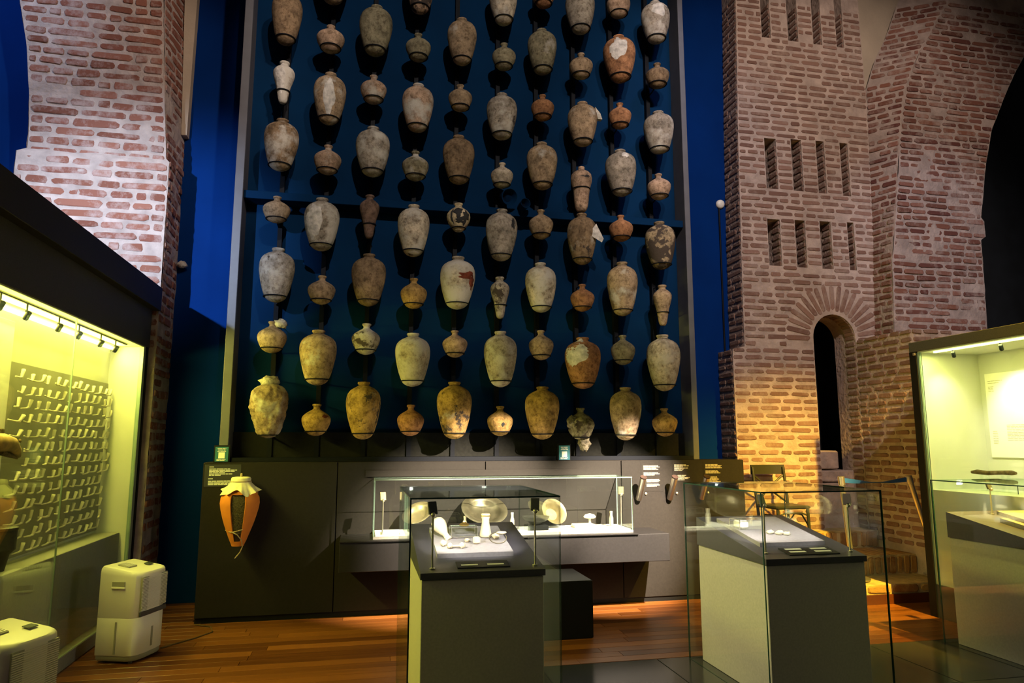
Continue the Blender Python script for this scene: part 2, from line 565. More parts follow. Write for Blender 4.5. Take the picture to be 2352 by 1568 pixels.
class Bricks:
    """collects bricks of one structure; the 300 that show largest become parts, the rest one part of kind stuff"""
    def __init__(self):
        self.items = []

    def put(self, P, U, N, ln, h, mat, proud=0.012, weight=1.0, tilt=0.0):
        U = Vector(U).normalized(); N = Vector(N).normalized()
        V = N.cross(U).normalized()
        if tilt:
            U, V = U * math.cos(tilt) + V * math.sin(tilt), V * math.cos(tilt) - U * math.sin(tilt)
        M = Matrix(((U.x * ln, V.x * h, N.x * proud, P[0]), (U.y * ln, V.y * h, N.y * proud, P[1]), (U.z * ln, V.z * h, N.z * proud, P[2]), (0, 0, 0, 1)))
        self.items.append((ln * h * weight, M, mat, random.randrange(10)))

    def courses(self, surf, v0, v1, pitch, hgt, ext, lens, gap, mat, proud=0.012, weight=1.0, miss=0.0):
        """surf(u, v) -> P, U, N ; ext(v) -> list of (u0, u1)"""
        k = 0
        v = v0
        while v < v1:
            for (a, b) in ext(v):
                if b - a < 0.04:
                    continue
                u = a + random.uniform(0.0, gap * 0.6)
                first = True
                while u < b - 0.02:
                    ln = random.choice(lens) * random.uniform(0.88, 1.12)
                    if first and k % 2:
                        ln *= 0.55
                    first = False
                    if u + ln > b - 0.03:
                        ln = b - u - random.uniform(0, gap * .4)
                    if b - (u + ln + gap) < 0.05:
                        ln = b - u - random.uniform(0, gap * .4)
                    if ln > 0.025 and random.random() > miss:
                        P, U, N = surf(u + ln / 2, v + random.uniform(-.004, .004))
                        self.put(P, U, N, ln, hgt * random.uniform(.86, 1.12), mat, proud * random.uniform(.6, 1.4), weight, random.uniform(-.012, .012))
                    u += ln + gap * random.uniform(.8, 1.25)
            v += pitch
            k += 1

    def flush(self, parent, mat):
        self.items.sort(key=lambda t: -t[0])
        for (_, M, mt, k) in self.items[:298]:
            o = link('brick', brick_mesh(k, mt), parent)
            o.matrix_local = M
        rest = self.items[298:]
        if rest:
            mb = MB()
            for (_, M, mt, k) in rest:
                mb.add([M @ Vector(p) for p in BV[k][0]], BV[k][1])
            o = mb.build('small_bricks', rest[0][2], parent, fix=False)
            o['kind'] = 'stuff'


def front(Y):
    return lambda u, v: ((u, Y, v), (1, 0, 0), (0, -1, 0))


def leftface(X):      # normal -X, u runs along -Y so that U x V = N
    return lambda u, v: ((X, -u, v), (0, -1, 0), (-1, 0, 0))


def rightface(X):     # normal +X
    return lambda u, v: ((X, u, v), (0, 1, 0), (1, 0, 0))


def rough_grid(mb, fn, nu, nv, amp, seed=0, mat=0):
    """open sheet fn(s, t)->(P, N) with noise relief"""
    o = len(mb.v)
    for j in range(nv + 1):
        for i in range(nu + 1):
            P, N = fn(i / nu, j / nv)
            P = Vector(P)
            d = noise.noise(P * 3.1 + Vector((seed, 0, 0))) * amp + noise.noise(P * 11 + Vector((0, seed, 0))) * amp * .5
            mb.v.append(tuple(P + Vector(N) * d))
    for j in range(nv):
        for i in range(nu):
            a = o + j * (nu + 1) + i
            mb.face((a, a + 1, a + nu + 2, a + nu + 1), mat)


# ================================================================== SETTING
# floor: underlay, wooden planks, dark glossy tiles
floor = tag(box('floor', 'underfloor', (-6, 9, 1.5, 9.0, -0.12, -0.02)), 'hall floor of warm brown wooden boards with dark tiles under the cases', 'floor', kind='structure')
PLK = {}
y = 5.155
row = 0
rf = random.Random(3)
rows = []
yy = 5.155
while yy < 7.9:
    rows.append((yy, -2.05, 6.4)); yy += 0.118
yy = 5.155 - 0.118
while yy > 3.9:
    rows.append((yy, -2.05, 0.40)); yy -= 0.118
for (yr, xa, xb) in rows:
    if yr > 6.95:
        spans = [(-2.0, -1.45)]
    else:
        spans = [(xa, xb)]
    for (a, b) in spans:
        u = a
        ln = rf.uniform(0.4, 1.5)
        while u < b - 0.01:
            e = min(b, u + ln)
            if b - e < 0.25:
                e = b
            key = (round(e - u, 1))
            if key not in PLK:
                PLK[key] = MB().cbox(-.5 * key + .0012, .5 * key - .0012, -.0578, .0578, -0.02, 0.0, 0.0015).mesh('plank', ['floor_wood'])
            o = link('plank', PLK[key], floor)
            o.location = ((u + e) / 2, yr + 0.059, 0)
            o.scale = ((e - u) / key, 1, 1)
            u = e
            ln = rf.choice((1.2, 1.5, 1.8))
tile_me = MB().cbox(-.447, .447, -.447, .447, -.02, 0, .002).mesh('tile', ['tile_dark'])
for i in range(8):
    for j in range(4):
        o = link('tile', tile_me, floor)
        x0 = 0.40 + .9 * i
        o.location = (x0 + .45, 5.15 - .45 - .9 * j, 0)

# blue wall behind everything, dark rooms on the right
blue = tag(box('wall_back', 'blue_paint', (-7, 4.62, 7.85, 8.0, 0, 9.5)), 'tall deep blue back wall behind the jar rack', 'wall', kind='structure')
dark = tag(box('wall_far', 'dark_wall', (4.62, 14, 9.4, 9.5, 0, 10)), 'dark far wall seen through the brick arch opening', 'wall', kind='structure')
tag(box('wall_side', 'dark_wall', (-7.1, -7, -5, 8.0, 0, 9.5)), 'dark side wall of the hall beyond the brick pillar', 'wall', kind='structure')

# ------------------------------------------------------------------ brick pillar on the left
pil = empty('brick_pillar', 'old red brick pillar with thick pale mortar beside the blue wall', 'pillar', kind='structure')
PL = [(0, -3.36), (4.40, -3.36), (4.41, -3.29), (4.62, -3.292), (5.07, -3.328), (5.53, -3.392), (5.99, -3.491), (6.6, -3.66), (7.4, -3.95)]
PR = [(0, -1.985), (4.0, -1.987), (4.40, -1.99), (4.41, -2.03), (4.56, -2.044), (5.21, -2.1), (5.69, -2.136), (6.17, -2.172), (7.4, -2.28)]
PRB = [(0, -1.99), (3.25, -2.0), (4.5, -2.005), (5.5, -2.04), (6.02, -2.06), (7.4, -2.13)]


def interp(tab, z):
    if z <= tab[0][0]:
        return tab[0][1]
    for (a, b), (c, d) in zip(tab, tab[1:]):
        if z <= c:
            return b + (d - b) * (z - a) / (c - a)
    return tab[-1][1]


def pfy(z):
    return 7.27 if z < 4.405 else 7.31


mb = MB()
NV = 74


def pz(t):
    return 7.4 * t


rough_grid(mb, lambda s, t: ((interp(PL, pz(t)) * (1 - s) + interp(PR, pz(t)) * s, pfy(pz(t)), pz(t)), (0, -1, 0)), 24, 148, 0.012, 1)
rough_grid(mb, lambda s, t: ((interp(PR, pz(t)) * (1 - s) + interp(PRB, pz(t)) * s, pfy(pz(t)) * (1 - s) + 7.86 * s, pz(t)), (1, 0, 0)), 10, 148, 0.014, 2)
rough_grid(mb, lambda s, t: ((interp(PL, pz(t)), 7.86 * (1 - s) + pfy(pz(t)) * s, pz(t)), (-1, 0, 0)), 10, 148, 0.012, 3)
mb.build('mortar', 'mortar', pil, smooth=True, angle=60)
bk = Bricks()
bk.courses(lambda u, v: ((u, pfy(v), v), (1, 0, 0), (0, -1, 0)), 2.55, 6.6, 0.105, 0.066,
           lambda v: [(interp(PL, v) + .01, interp(PR, v) - .012)], (.2, .2, .38, .38, .1), 0.03, 'brick_red', 0.009, 1.6, 0.03)


def pilside(u, v):
    a, b = Vector((interp(PR, v), pfy(v), v)), Vector((interp(PRB, v), 7.86, v))
    d = (b - a); w = d.length
    P = a + d * (u / w)
    return P, d, d.cross(Vector((0, 0, 1)))


bk.courses(pilside, 0.5, 6.6, 0.105, 0.066, lambda v: [(.012, .56)], (.26, .24, .14), 0.03, 'brick_red', 0.010, 0.5, 0.08)
bk.flush(pil, 'brick_red')
# plaster strip between pillar and blue wall
mb = MB()
mb.prism([(-2.02, 4.9), (-1.965, 4.9), (-1.95, 7.4), (-2.12, 7.4)], lambda u, v, d: (u, d, v), 7.74, 7.86)
tag(mb.build('trim_1', 'plaster'), 'narrow plaster strip along the upper edge of the brick pillar', 'trim', kind='structure')

# ------------------------------------------------------------------ brick tower with slots and arched door
tow = empty('brick_tower', 'tall brick tower with rows of narrow slots above an arched doorway', 'tower', kind='structure')
TY = 7.5
DX0, DX1, DZS = 5.375, 5.965, 2.87
DC = (DX0 + DX1) / 2
DR = (DX1 - DX0) / 2
TOUT = [(4.28, 0), (5.375, 0), (5.375, 0.01), (5.965, 0.01), (5.965, 0), (6.34, 0), (6.34, 4.4), (6.39, 6.1), (6.375, 6.9), (6.37, 8.2), (4.56, 8.2), (4.55, 7.2), (4.49, 5.4), (4.45, 3.6), (4.44, 2.74), (4.28, 2.70)]
SLOTS = [(4.90, 5.03, 6.79, 8.1), (5.28, 5.43, 6.79, 8.1), (5.65, 5.78, 6.79, 8.1), (6.0, 6.11, 6.79, 8.1),
         (4.851, 5.014, 4.745, 5.41), (5.227, 5.374, 4.745, 5.43), (5.585, 5.704, 4.74, 5.44), (5.934, 6.051, 4.73, 5.445),
         (4.832, 5.006, 3.754, 4.35), (5.214, 5.356, 3.752, 4.36), (5.565, 5.724, 3.752, 4.37), (5.96, 6.056, 3.755, 4.38)]
arc = [(DC + DR * math.cos(a), DZS + DR * 1.03 * math.sin(a)) for a in [PI * i / 20 for i in range(21)]]
door_hole = [(DX0, 0.02), (DX1, 0.02)] + arc
holes = [[(a, c), (b, c), (b, d), (a, d)] for a, b, c, d in SLOTS] + [door_hole]
mb = MB()
mb.prism([(4.28, 0), (6.34, 0), (6.34, 4.4), (6.39, 6.1), (6.375, 6.9), (6.37, 8.2), (4.56, 8.2), (4.55, 7.2), (4.49, 5.4), (4.45, 3.6), (4.44, 2.74), (4.28, 2.70)],
         lambda u, v, d: (u, d, v), TY, 7.9, holes=holes)
mb.build('mortar', 'mortar_tower', tow)
mb = MB()
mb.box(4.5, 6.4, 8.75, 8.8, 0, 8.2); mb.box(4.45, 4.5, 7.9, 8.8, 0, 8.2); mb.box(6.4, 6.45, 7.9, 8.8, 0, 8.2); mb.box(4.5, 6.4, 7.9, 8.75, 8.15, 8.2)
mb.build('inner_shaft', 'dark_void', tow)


def tleft(z):
    return interp([(0, 4.28), (2.70, 4.28), (2.74, 4.44), (3.6, 4.45), (5.4, 4.49), (7.2, 4.55), (8.2, 4.56)], z)


def tright(z):
    return interp([(0, 6.34), (4.4, 6.34), (6.1, 6.39), (6.9, 6.375), (8.2, 6.37)], z)


RV = 0.36


def text_(v):
    iv = [(tleft(v) + .005, tright(v) - .005)]

    def cut(iv, a, b):
        out = []
        for (p, q) in iv:
            if b <= p or a >= q:
                out.append((p, q))
            else:
                if a - p > .03:
                    out.append((p, a))
                if q - b > .03:
                    out.append((b, q))
        return out
    for (a, b, c, d) in SLOTS:
        if c - .03 < v < d + .03:
            iv = cut(iv, a - .004, b + .004)
    if v < DZS - .12:
        iv = cut(iv, DX0, DX1)
    else:
        t = (v - (DZS - .12)) / 1.0
        dz = v - DZS
        R = DR + RV
        if dz < R:
            w = math.sqrt(max(R * R - max(dz, 0) ** 2, 0.0))
            iv = cut(iv, DC - w - .01, DC + w + .01)
    if v < 2.95:
        iv = [(p, min(q, 5.97)) for p, q in iv if p < 5.97]
    return iv


bk = Bricks()
bk.courses(front(TY), 0.62, 7.3, 0.0865, 0.047, text_, (.24, .21, .24, .13), 0.034, 'brick_dusty', 0.007, 1.5, 0.03)
for i in range(19):
    a = PI * (i + .5) / 19 * 1.06 - PI * .03
    ca, sa = math.cos(a), math.sin(a)
    if i > 13 and False:
        continue
    rr = DR + .03 + RV / 2
    ln = RV * random.uniform(.82, .96)
    P = (DC + rr * ca, TY, DZS + rr * 1.02 * sa)
    if P[0] > 6.33:
        continue
    bk.put(P, (ca, 0, sa), (0, -1, 0), ln, 0.058, 'brick_dusty', 0.008, 3.0)
bk.courses(leftface(4.28), 0.5, 2.68, 0.0865, 0.047, lambda v: [(-7.84, -7.505)], (.24, .14), 0.034, 'brick_dusty', 0.01, .5)
bk.courses(lambda u, v: ((tleft(v), -u, v), (0, -1, 0), (-1, 0, 0)), 2.8, 7.3, 0.0865, 0.047, lambda v: [(-7.84, -7.505)], (.24, .14), 0.034, 'brick_dusty', 0.01, .5)
for (a, b, c, d) in SLOTS:          # jambs of the slots that face the hall
    z = c + .04
    while z < min(d, 7.3) - .02:
        bk.put((b, 7.59, z), (0, -1, 0), (-1, 0, 0), .15, .052, 'brick_dusty', .012, .4)
        z += .0865
for j in range(28):                 # arch soffit and right jamb of the door
    z = .65 + j * .0865
    if z < DZS:
        bk.put((DX1, 7.6, z), (0, -1, 0), (-1, 0, 0), .17, .052, 'brick_dusty', .01, .4)
for i in range(10):
    a = PI * (i + .5) / 19
    bk.put((DC + DR * math.cos(a), 7.6, DZS + DR * 1.03 * math.sin(a)), (0, -1, 0), (-math.cos(a), 0, -math.sin(a)), .17, .045, 'brick_dusty', .01, .4)
bk.flush(tow, 'brick_dusty')
# stair blocks inside the doorway
mb = MB(); mb.cbox(5.36, 5.80, 7.74, 8.1, 1.275, 1.5, .015)
mb.build('stair_block', 'mortar_tower', tow)
mb = MB(); mb.cbox(5.30, 6.06, 7.70, 8.1, 1.12, 1.26, .015)
mb.build('stair_block', 'mortar_tower', tow)
mb = MB(); mb.box(5.36, 6.06, 7.66, 8.1, 0.58, 1.11)
mb.build('stair_block', 'mortar_tower', tow)

# ------------------------------------------------------------------ brick pier and arch on the right
pier = empty('brick_arch', 'brick pier carrying a wide arch beside the slotted tower', 'arch', kind='structure')
AA = [(2.95, 6.254), (3.886, 6.307), (4.464, 6.337), (5.053, 6.354), (5.653, 6.366), (6.236, 6.401), (6.661, 6.584), (7.066, 6.788), (7.546, 7.01), (8.039, 7.244)]
BB = [(2.86, 6.27), (3.81, 6.321), (4.487, 6.438), (4.949, 6.512), (5.538, 6.599), (6.146, 6.733), (6.663, 6.994), (7.136, 7.297), (7.485, 7.538), (7.914, 7.828)]
II = [(2.85, 7.62), (3.883, 7.659), (4.20, 7.67), (4.21, 7.74), (4.45, 7.74), (4.46, 7.70), (5.058, 7.829), (5.676, 8.01), (6.063, 8.209), (6.53, 8.477), (6.807, 8.669), (7.235, 9.001), (7.767, 9.519)]
PY = 7.2
Z0, Z1 = 2.85, 7.9
mb = MB()


def zz(t):
    return Z0 + (Z1 - Z0) * t


rough_grid(mb, lambda s, t: ((interp(BB, zz(t)) * (1 - s) + interp(II, zz(t)) * s, PY, zz(t)), (0, -1, 0)), 26, 100, 0.014, 5)
rough_grid(mb, lambda s, t: ((interp(AA, zz(t)) * (1 - s) + interp(BB, zz(t)) * s, 7.52 * (1 - s) + PY * s, zz(t)), (-1, 0, 0)), 8, 100, 0.012, 6)
rough_grid(mb, lambda s, t: ((interp(II, zz(t)), PY * (1 - s) + 7.95 * s, zz(t)), (1, 0, 0)), 8, 100, 0.012, 7)
mb.build('mortar', 'mortar_pier', pier, smooth=True, angle=60)
bk = Bricks()
bk.courses(front(PY), 2.92, 7.5, 0.0865, 0.054, lambda v: [(interp(BB, v) + .01, interp(II, v) - .01)], (.3, .2, .2, .12, .32), 0.03, 'brick_brown', 0.009, 1.5, 0.07)


def pierside(u, v):
    a, b = Vector((interp(AA, v), 7.52, v)), Vector((interp(BB, v), PY, v))
    d = b - a
    P = a + d * (u / d.length)
    return P, d, d.cross(Vector((0, 0, 1)))


bk.courses(pierside, 2.95, 7.5, 0.0865, 0.054, lambda v: [(.01, (Vector((interp(AA, v), 7.52)) - Vector((interp(BB, v), PY))).length - .01)],
           (.2, .18, .12), 0.03, 'brick_brown', 0.012, .9, 0.06)
bk.flush(pier, 'brick_brown')

but = empty('brick_buttress', 'lower brick block with a worn ledge between the doorway and the right vitrine', 'buttress', kind='structure')
mb = MB()
mb.cbox(5.97, 7.7, 6.6, 7.52, 0, 2.86, .025)
mb.build('mortar', 'mortar_tower', but)
bk = Bricks()
bk.courses(leftface(5.97), 0.5, 2.84, 0.0865, 0.047, lambda v: [(-7.5, -6.61)], (.24, .2, .13), 0.034, 'brick_dusty', 0.012)
bk.courses(front(6.6), 0.5, 2.84, 0.0865, 0.047, lambda v: [(5.98, 6.5)], (.24, .2), 0.034, 'brick_dusty', 0.012)
bk.flush(but, 'brick_dusty')
# plaster spandrel between tower and arch
tag(box('wall_spandrel', 'plaster', (6.2, 8.0, 7.62, 7.9, 5.4, 8.6)), 'plain beige plaster between the tower top and the brick arch', 'wall', kind='structure')

# ------------------------------------------------------------------ brick steps in front of the tower
st = empty('brick_steps', 'worn ochre brick steps with soldier courses and a dark wooden riser', 'steps', kind='structure')
box('riser_board', 'riser_wood', (3.95, 6.7, 6.335, 6.36, 0, 0.092), st)
box('mortar', 'mortar_step', (3.95, 6.7, 6.36, 7.5, 0, 0.185), st)
box('mortar', 'mortar_step', (3.95, 5.97, 6.80, 7.5, 0.185, 0.39), st)
box('mortar', 'mortar_step', (3.95, 5.97, 7.36, 7.7, 0.39, 0.58), st)
bk = Bricks()
u = 3.97
while u < 6.65:
    ln = random.uniform(.16, .3)
    bk.put((u + ln / 2, 6.36, .14), (1, 0, 0), (0, -1, 0), ln, .075, 'brick_ochre', .014)
    u += ln + .03
u = 3.99
while u < 5.95:
    w = random.uniform(.055, .075)
    bk.put((u, 6.80, .288), (0, 0, 1), (0, -1, 0), random.uniform(.165, .19), w, 'brick_ochre', .018)
    bk.put((u + random.uniform(-.02, .02), 7.36, .485), (0, 0, 1), (0, -1, 0), random.uniform(.15, .18), w, 'brick_ochre', .018)
    bk.put((u, 7.08, .39), (0, 1, 0), (0, 0, 1), .5, w, 'brick_ochre', .006)
    u += .088
bk.flush(st, 'brick_ochre')

# ================================================================== GREY BASE WALL
base = tag(box('base_wall', 'base_grey', (-1.42, 4.02, 6.95, 7.30, 0.0, 1.418)), 'low dark grey partition running beneath the jar rack', 'partition', kind='structure')
for (a, b) in [(-1.42, -.225), (-.22, 1.20), (1.205, 2.625), (2.63, 4.02)]:
    box('panel', 'base_grey', (a + .002, b - .002, 6.925, 6.951, 0.05, 1.415), base, .002)
box('plinth', 'black_paint', (-1.36, 4.0, 6.94, 6.955, 0.0, 0.05), base)

# ================================================================== JAR RACK
rack = empty('jar_rack', 'tall dark blue display rack holding ten columns of old jars', 'rack', loc=(0, 0, 0))
box('backing_panel', 'rack_blue', (-1.30, 3.54, 7.24, 7.30, 1.42, 7.9), rack)
for (a, b) in [(-1.305, -1.225), (3.475, 3.54)]:
    box('frame_post', 'frame_grey', (a, b, 6.985, 7.24, 1.42, 7.9), rack, .004)
box('crossbar', 'rack_blue', (-1.225, 3.475, 7.04, 7.24, 4.005, 4.085), rack, .004)
box('bottom_rail', 'rail_black', (-1.225, 3.475, 6.99, 7.24, 1.42, 1.46), rack)
for i in range(11):
    xa = ([-1.225] + [-0.882, -0.441, 0.007, 0.457, 0.903, 1.362, 1.802, 2.241, 2.699, 3.153])[i]
    xb = ([-0.882, -0.441, 0.007, 0.457, 0.903, 1.362, 1.802, 2.241, 2.699, 3.153] + [3.475])[i]
    box('skirting_board', 'skirt_black', (xa + .003, xb - .003, 7.19, 7.215, 1.46, 1.70), rack)
COLX = [-0.882, -0.441, 0.007, 0.457, 0.903, 1.362, 1.802, 2.241, 2.699, 3.153]
for x in COLX:
    box('column_rail', 'rail_black', (x - .022, x + .022, 7.17, 7.24, 1.46, 7.9), rack)

# profile: (t from top, r/rmax)
PROF = {
    'B': [(0, .30), (.004, .35), (.03, .36), (.045, .31), (.065, .30), (.085, .42), (.115, .62), (.155, .79), (.2, .9), (.26, .97), (.33, 1.0), (.42, .995), (.52, .95), (.63, .88), (.74, .79), (.84, .69), (.9, .61), (.93, .545), (.96, .44), (.985, .28), (1.0, .1)],
    'S': [(0, .26), (.01, .31), (.05, .315), (.085, .24), (.14, .22), (.18, .3), (.24, .52), (.31, .76), (.38, .92), (.45, .995), (.53, 1.0), (.63, .95), (.73, .86), (.83, .74), (.89, .64), (.93, .54), (.97, .37), (1.0, .14)],
    'C': [(0, .40), (.008, .46), (.04, .47), (.065, .36), (.1, .38), (.14, .62), (.19, .86), (.25, .99), (.31, 1.0), (.4, .92), (.5, .79), (.6, .67), (.7, .58), (.8, .51), (.9, .44), (.96, .36), (.99, .25), (1.0, .1)],
    'T': [(0, .26), (.01, .31), (.04, .31), (.06, .26), (.09, .45), (.13, .72), (.18, .92), (.25, 1.0), (.34, .98), (.43, .86), (.5, .78), (.58, .74), (.68, .7), (.78, .66), (.88, .6), (.95, .5), (.99, .34), (1.0, .1)],
    'G': [(0, .3), (.01, .36), (.05, .36), (.09, .28), (.14, .3), (.2, .52), (.28, .76), (.38, .94), (.48, 1.0), (.58, .98), (.68, .9), (.78, .77), (.87, .6), (.93, .46), (.97, .4), (1.0, .3)],
}
PROF['E'] = PROF['B']
PROF['K'] = PROF['S']


def prof_r(tp, t):
    return interp(PROF[tp], t)


JARS = [
    (1,1,'E',-0.871,1.641,0.548,0.173), (1,2,'S',-0.878,2.446,0.304,0.136), (1,3,'B',-0.866,2.939,0.532,0.167),
    (1,4,'S',-0.894,3.732,0.262,0.128), (1,5,'B',-0.886,4.266,0.527,0.167), (1,6,'C',-0.889,4.974,0.447,0.106),
    (1,7,'B',-0.891,5.613,0.586,0.152), (2,1,'S',-0.441,1.662,0.303,0.135), (2,2,'B',-0.444,2.144,0.533,0.175),
    (2,3,'S',-0.438,2.937,0.283,0.132), (2,4,'B',-0.457,3.474,0.533,0.171), (2,5,'S',-0.430,4.266,0.301,0.136),
    (2,6,'B',-0.434,4.798,0.540,0.162), (2,7,'S',-0.443,5.588,0.286,0.140), (2,8,'B',-0.442,6.138,0.570,0.174),
    (3,1,'B',0.002,1.629,0.555,0.165), (3,2,'S',0.002,2.452,0.308,0.137), (3,3,'B',0.014,2.936,0.524,0.169),
    (3,4,'C',0.002,3.626,0.448,0.099), (3,5,'B',0.017,4.281,0.517,0.172), (3,6,'S',0.007,5.071,0.302,0.133),
    (3,7,'B',0.006,5.607,0.545,0.172), (4,1,'S',0.454,1.664,0.303,0.130), (4,2,'B',0.465,2.146,0.531,0.173),
    (4,3,'S',0.460,2.929,0.309,0.132), (4,4,'B',0.445,3.466,0.540,0.162), (4,5,'S',0.453,4.273,0.309,0.137),
    (4,6,'B',0.461,4.805,0.521,0.164), (4,7,'S',0.459,5.598,0.298,0.132), (4,8,'B',0.463,6.148,0.554,0.155),
    (5,1,'B',0.888,1.634,0.566,0.173), (5,2,'S',0.887,2.447,0.273,0.125), (5,3,'B',0.897,2.941,0.542,0.180),
    (5,4,'G',0.907,3.760,0.298,0.124), (5,5,'B',0.905,4.271,0.524,0.167), (5,6,'S',0.912,5.082,0.288,0.127),
    (5,7,'B',0.924,5.609,0.516,0.157), (6,1,'S',1.350,1.665,0.299,0.129), (6,2,'B',1.355,2.156,0.569,0.169),
    (6,3,'C',1.349,2.859,0.436,0.099), (6,4,'B',1.354,3.470,0.550,0.166), (6,5,'S',1.362,4.261,0.275,0.118),
    (6,6,'B',1.363,4.807,0.511,0.164), (6,7,'S',1.381,5.605,0.299,0.128), (6,8,'B',1.380,6.138,0.549,0.158),
    (7,1,'B',1.785,1.631,0.536,0.176), (7,2,'S',1.784,2.443,0.308,0.129), (7,3,'B',1.786,2.943,0.526,0.164),
    (7,4,'S',1.790,3.733,0.319,0.130), (7,5,'B',1.806,4.283,0.520,0.166), (7,6,'S',1.815,5.068,0.288,0.126),
    (7,7,'B',1.820,5.607,0.520,0.161), (7,8,'S',1.832,6.406,0.306,0.127), (8,1,'K',2.199,1.627,0.328,0.139),
    (8,2,'B',2.227,2.152,0.536,0.187), (8,3,'S',2.235,2.971,0.290,0.127), (8,4,'B',2.242,3.479,0.563,0.159),
    (8,5,'T',2.239,4.060,0.513,0.116), (8,6,'B',2.267,4.815,0.502,0.163), (8,7,'S',2.257,5.604,0.292,0.131),
    (8,8,'B',2.262,6.149,0.524,0.167), (9,1,'B',2.684,1.623,0.551,0.167), (9,2,'S',2.679,2.413,0.316,0.129),
    (9,3,'B',2.685,2.939,0.585,0.164), (9,4,'S',2.688,3.764,0.289,0.130), (9,5,'B',2.708,4.277,0.525,0.171),
    (9,6,'S',2.706,5.059,0.297,0.126), (9,7,'B',2.722,5.619,0.545,0.182), (9,8,'S',2.722,6.406,0.313,0.135),
    (10,1,'S',3.131,1.664,0.296,0.132), (10,2,'B',3.140,2.143,0.604,0.178), (10,3,'C',3.143,2.849,0.445,0.102),
    (10,4,'B',3.150,3.473,0.538,0.165), (10,5,'S',3.149,4.269,0.294,0.131), (10,6,'B',3.167,4.809,0.484,0.169),
    (10,7,'S',3.171,5.596,0.290,0.134), (10,8,'B',3.173,6.150,0.505,0.164),
]
C_ = dict(tan=(.40, .295, .19), brown=(.27, .19, .115), pale=(.50, .435, .34), grey=(.38, .335, .275), olive=(.29, .26, .17), pink=(.47, .33, .235), orange=(.40, .2, .1), ochre=(.44, .28, .10), dark=(.19, .125, .095), black=(.42, .33, .21), cream=(.6, .5, .34), white=(.55, .5, .44))
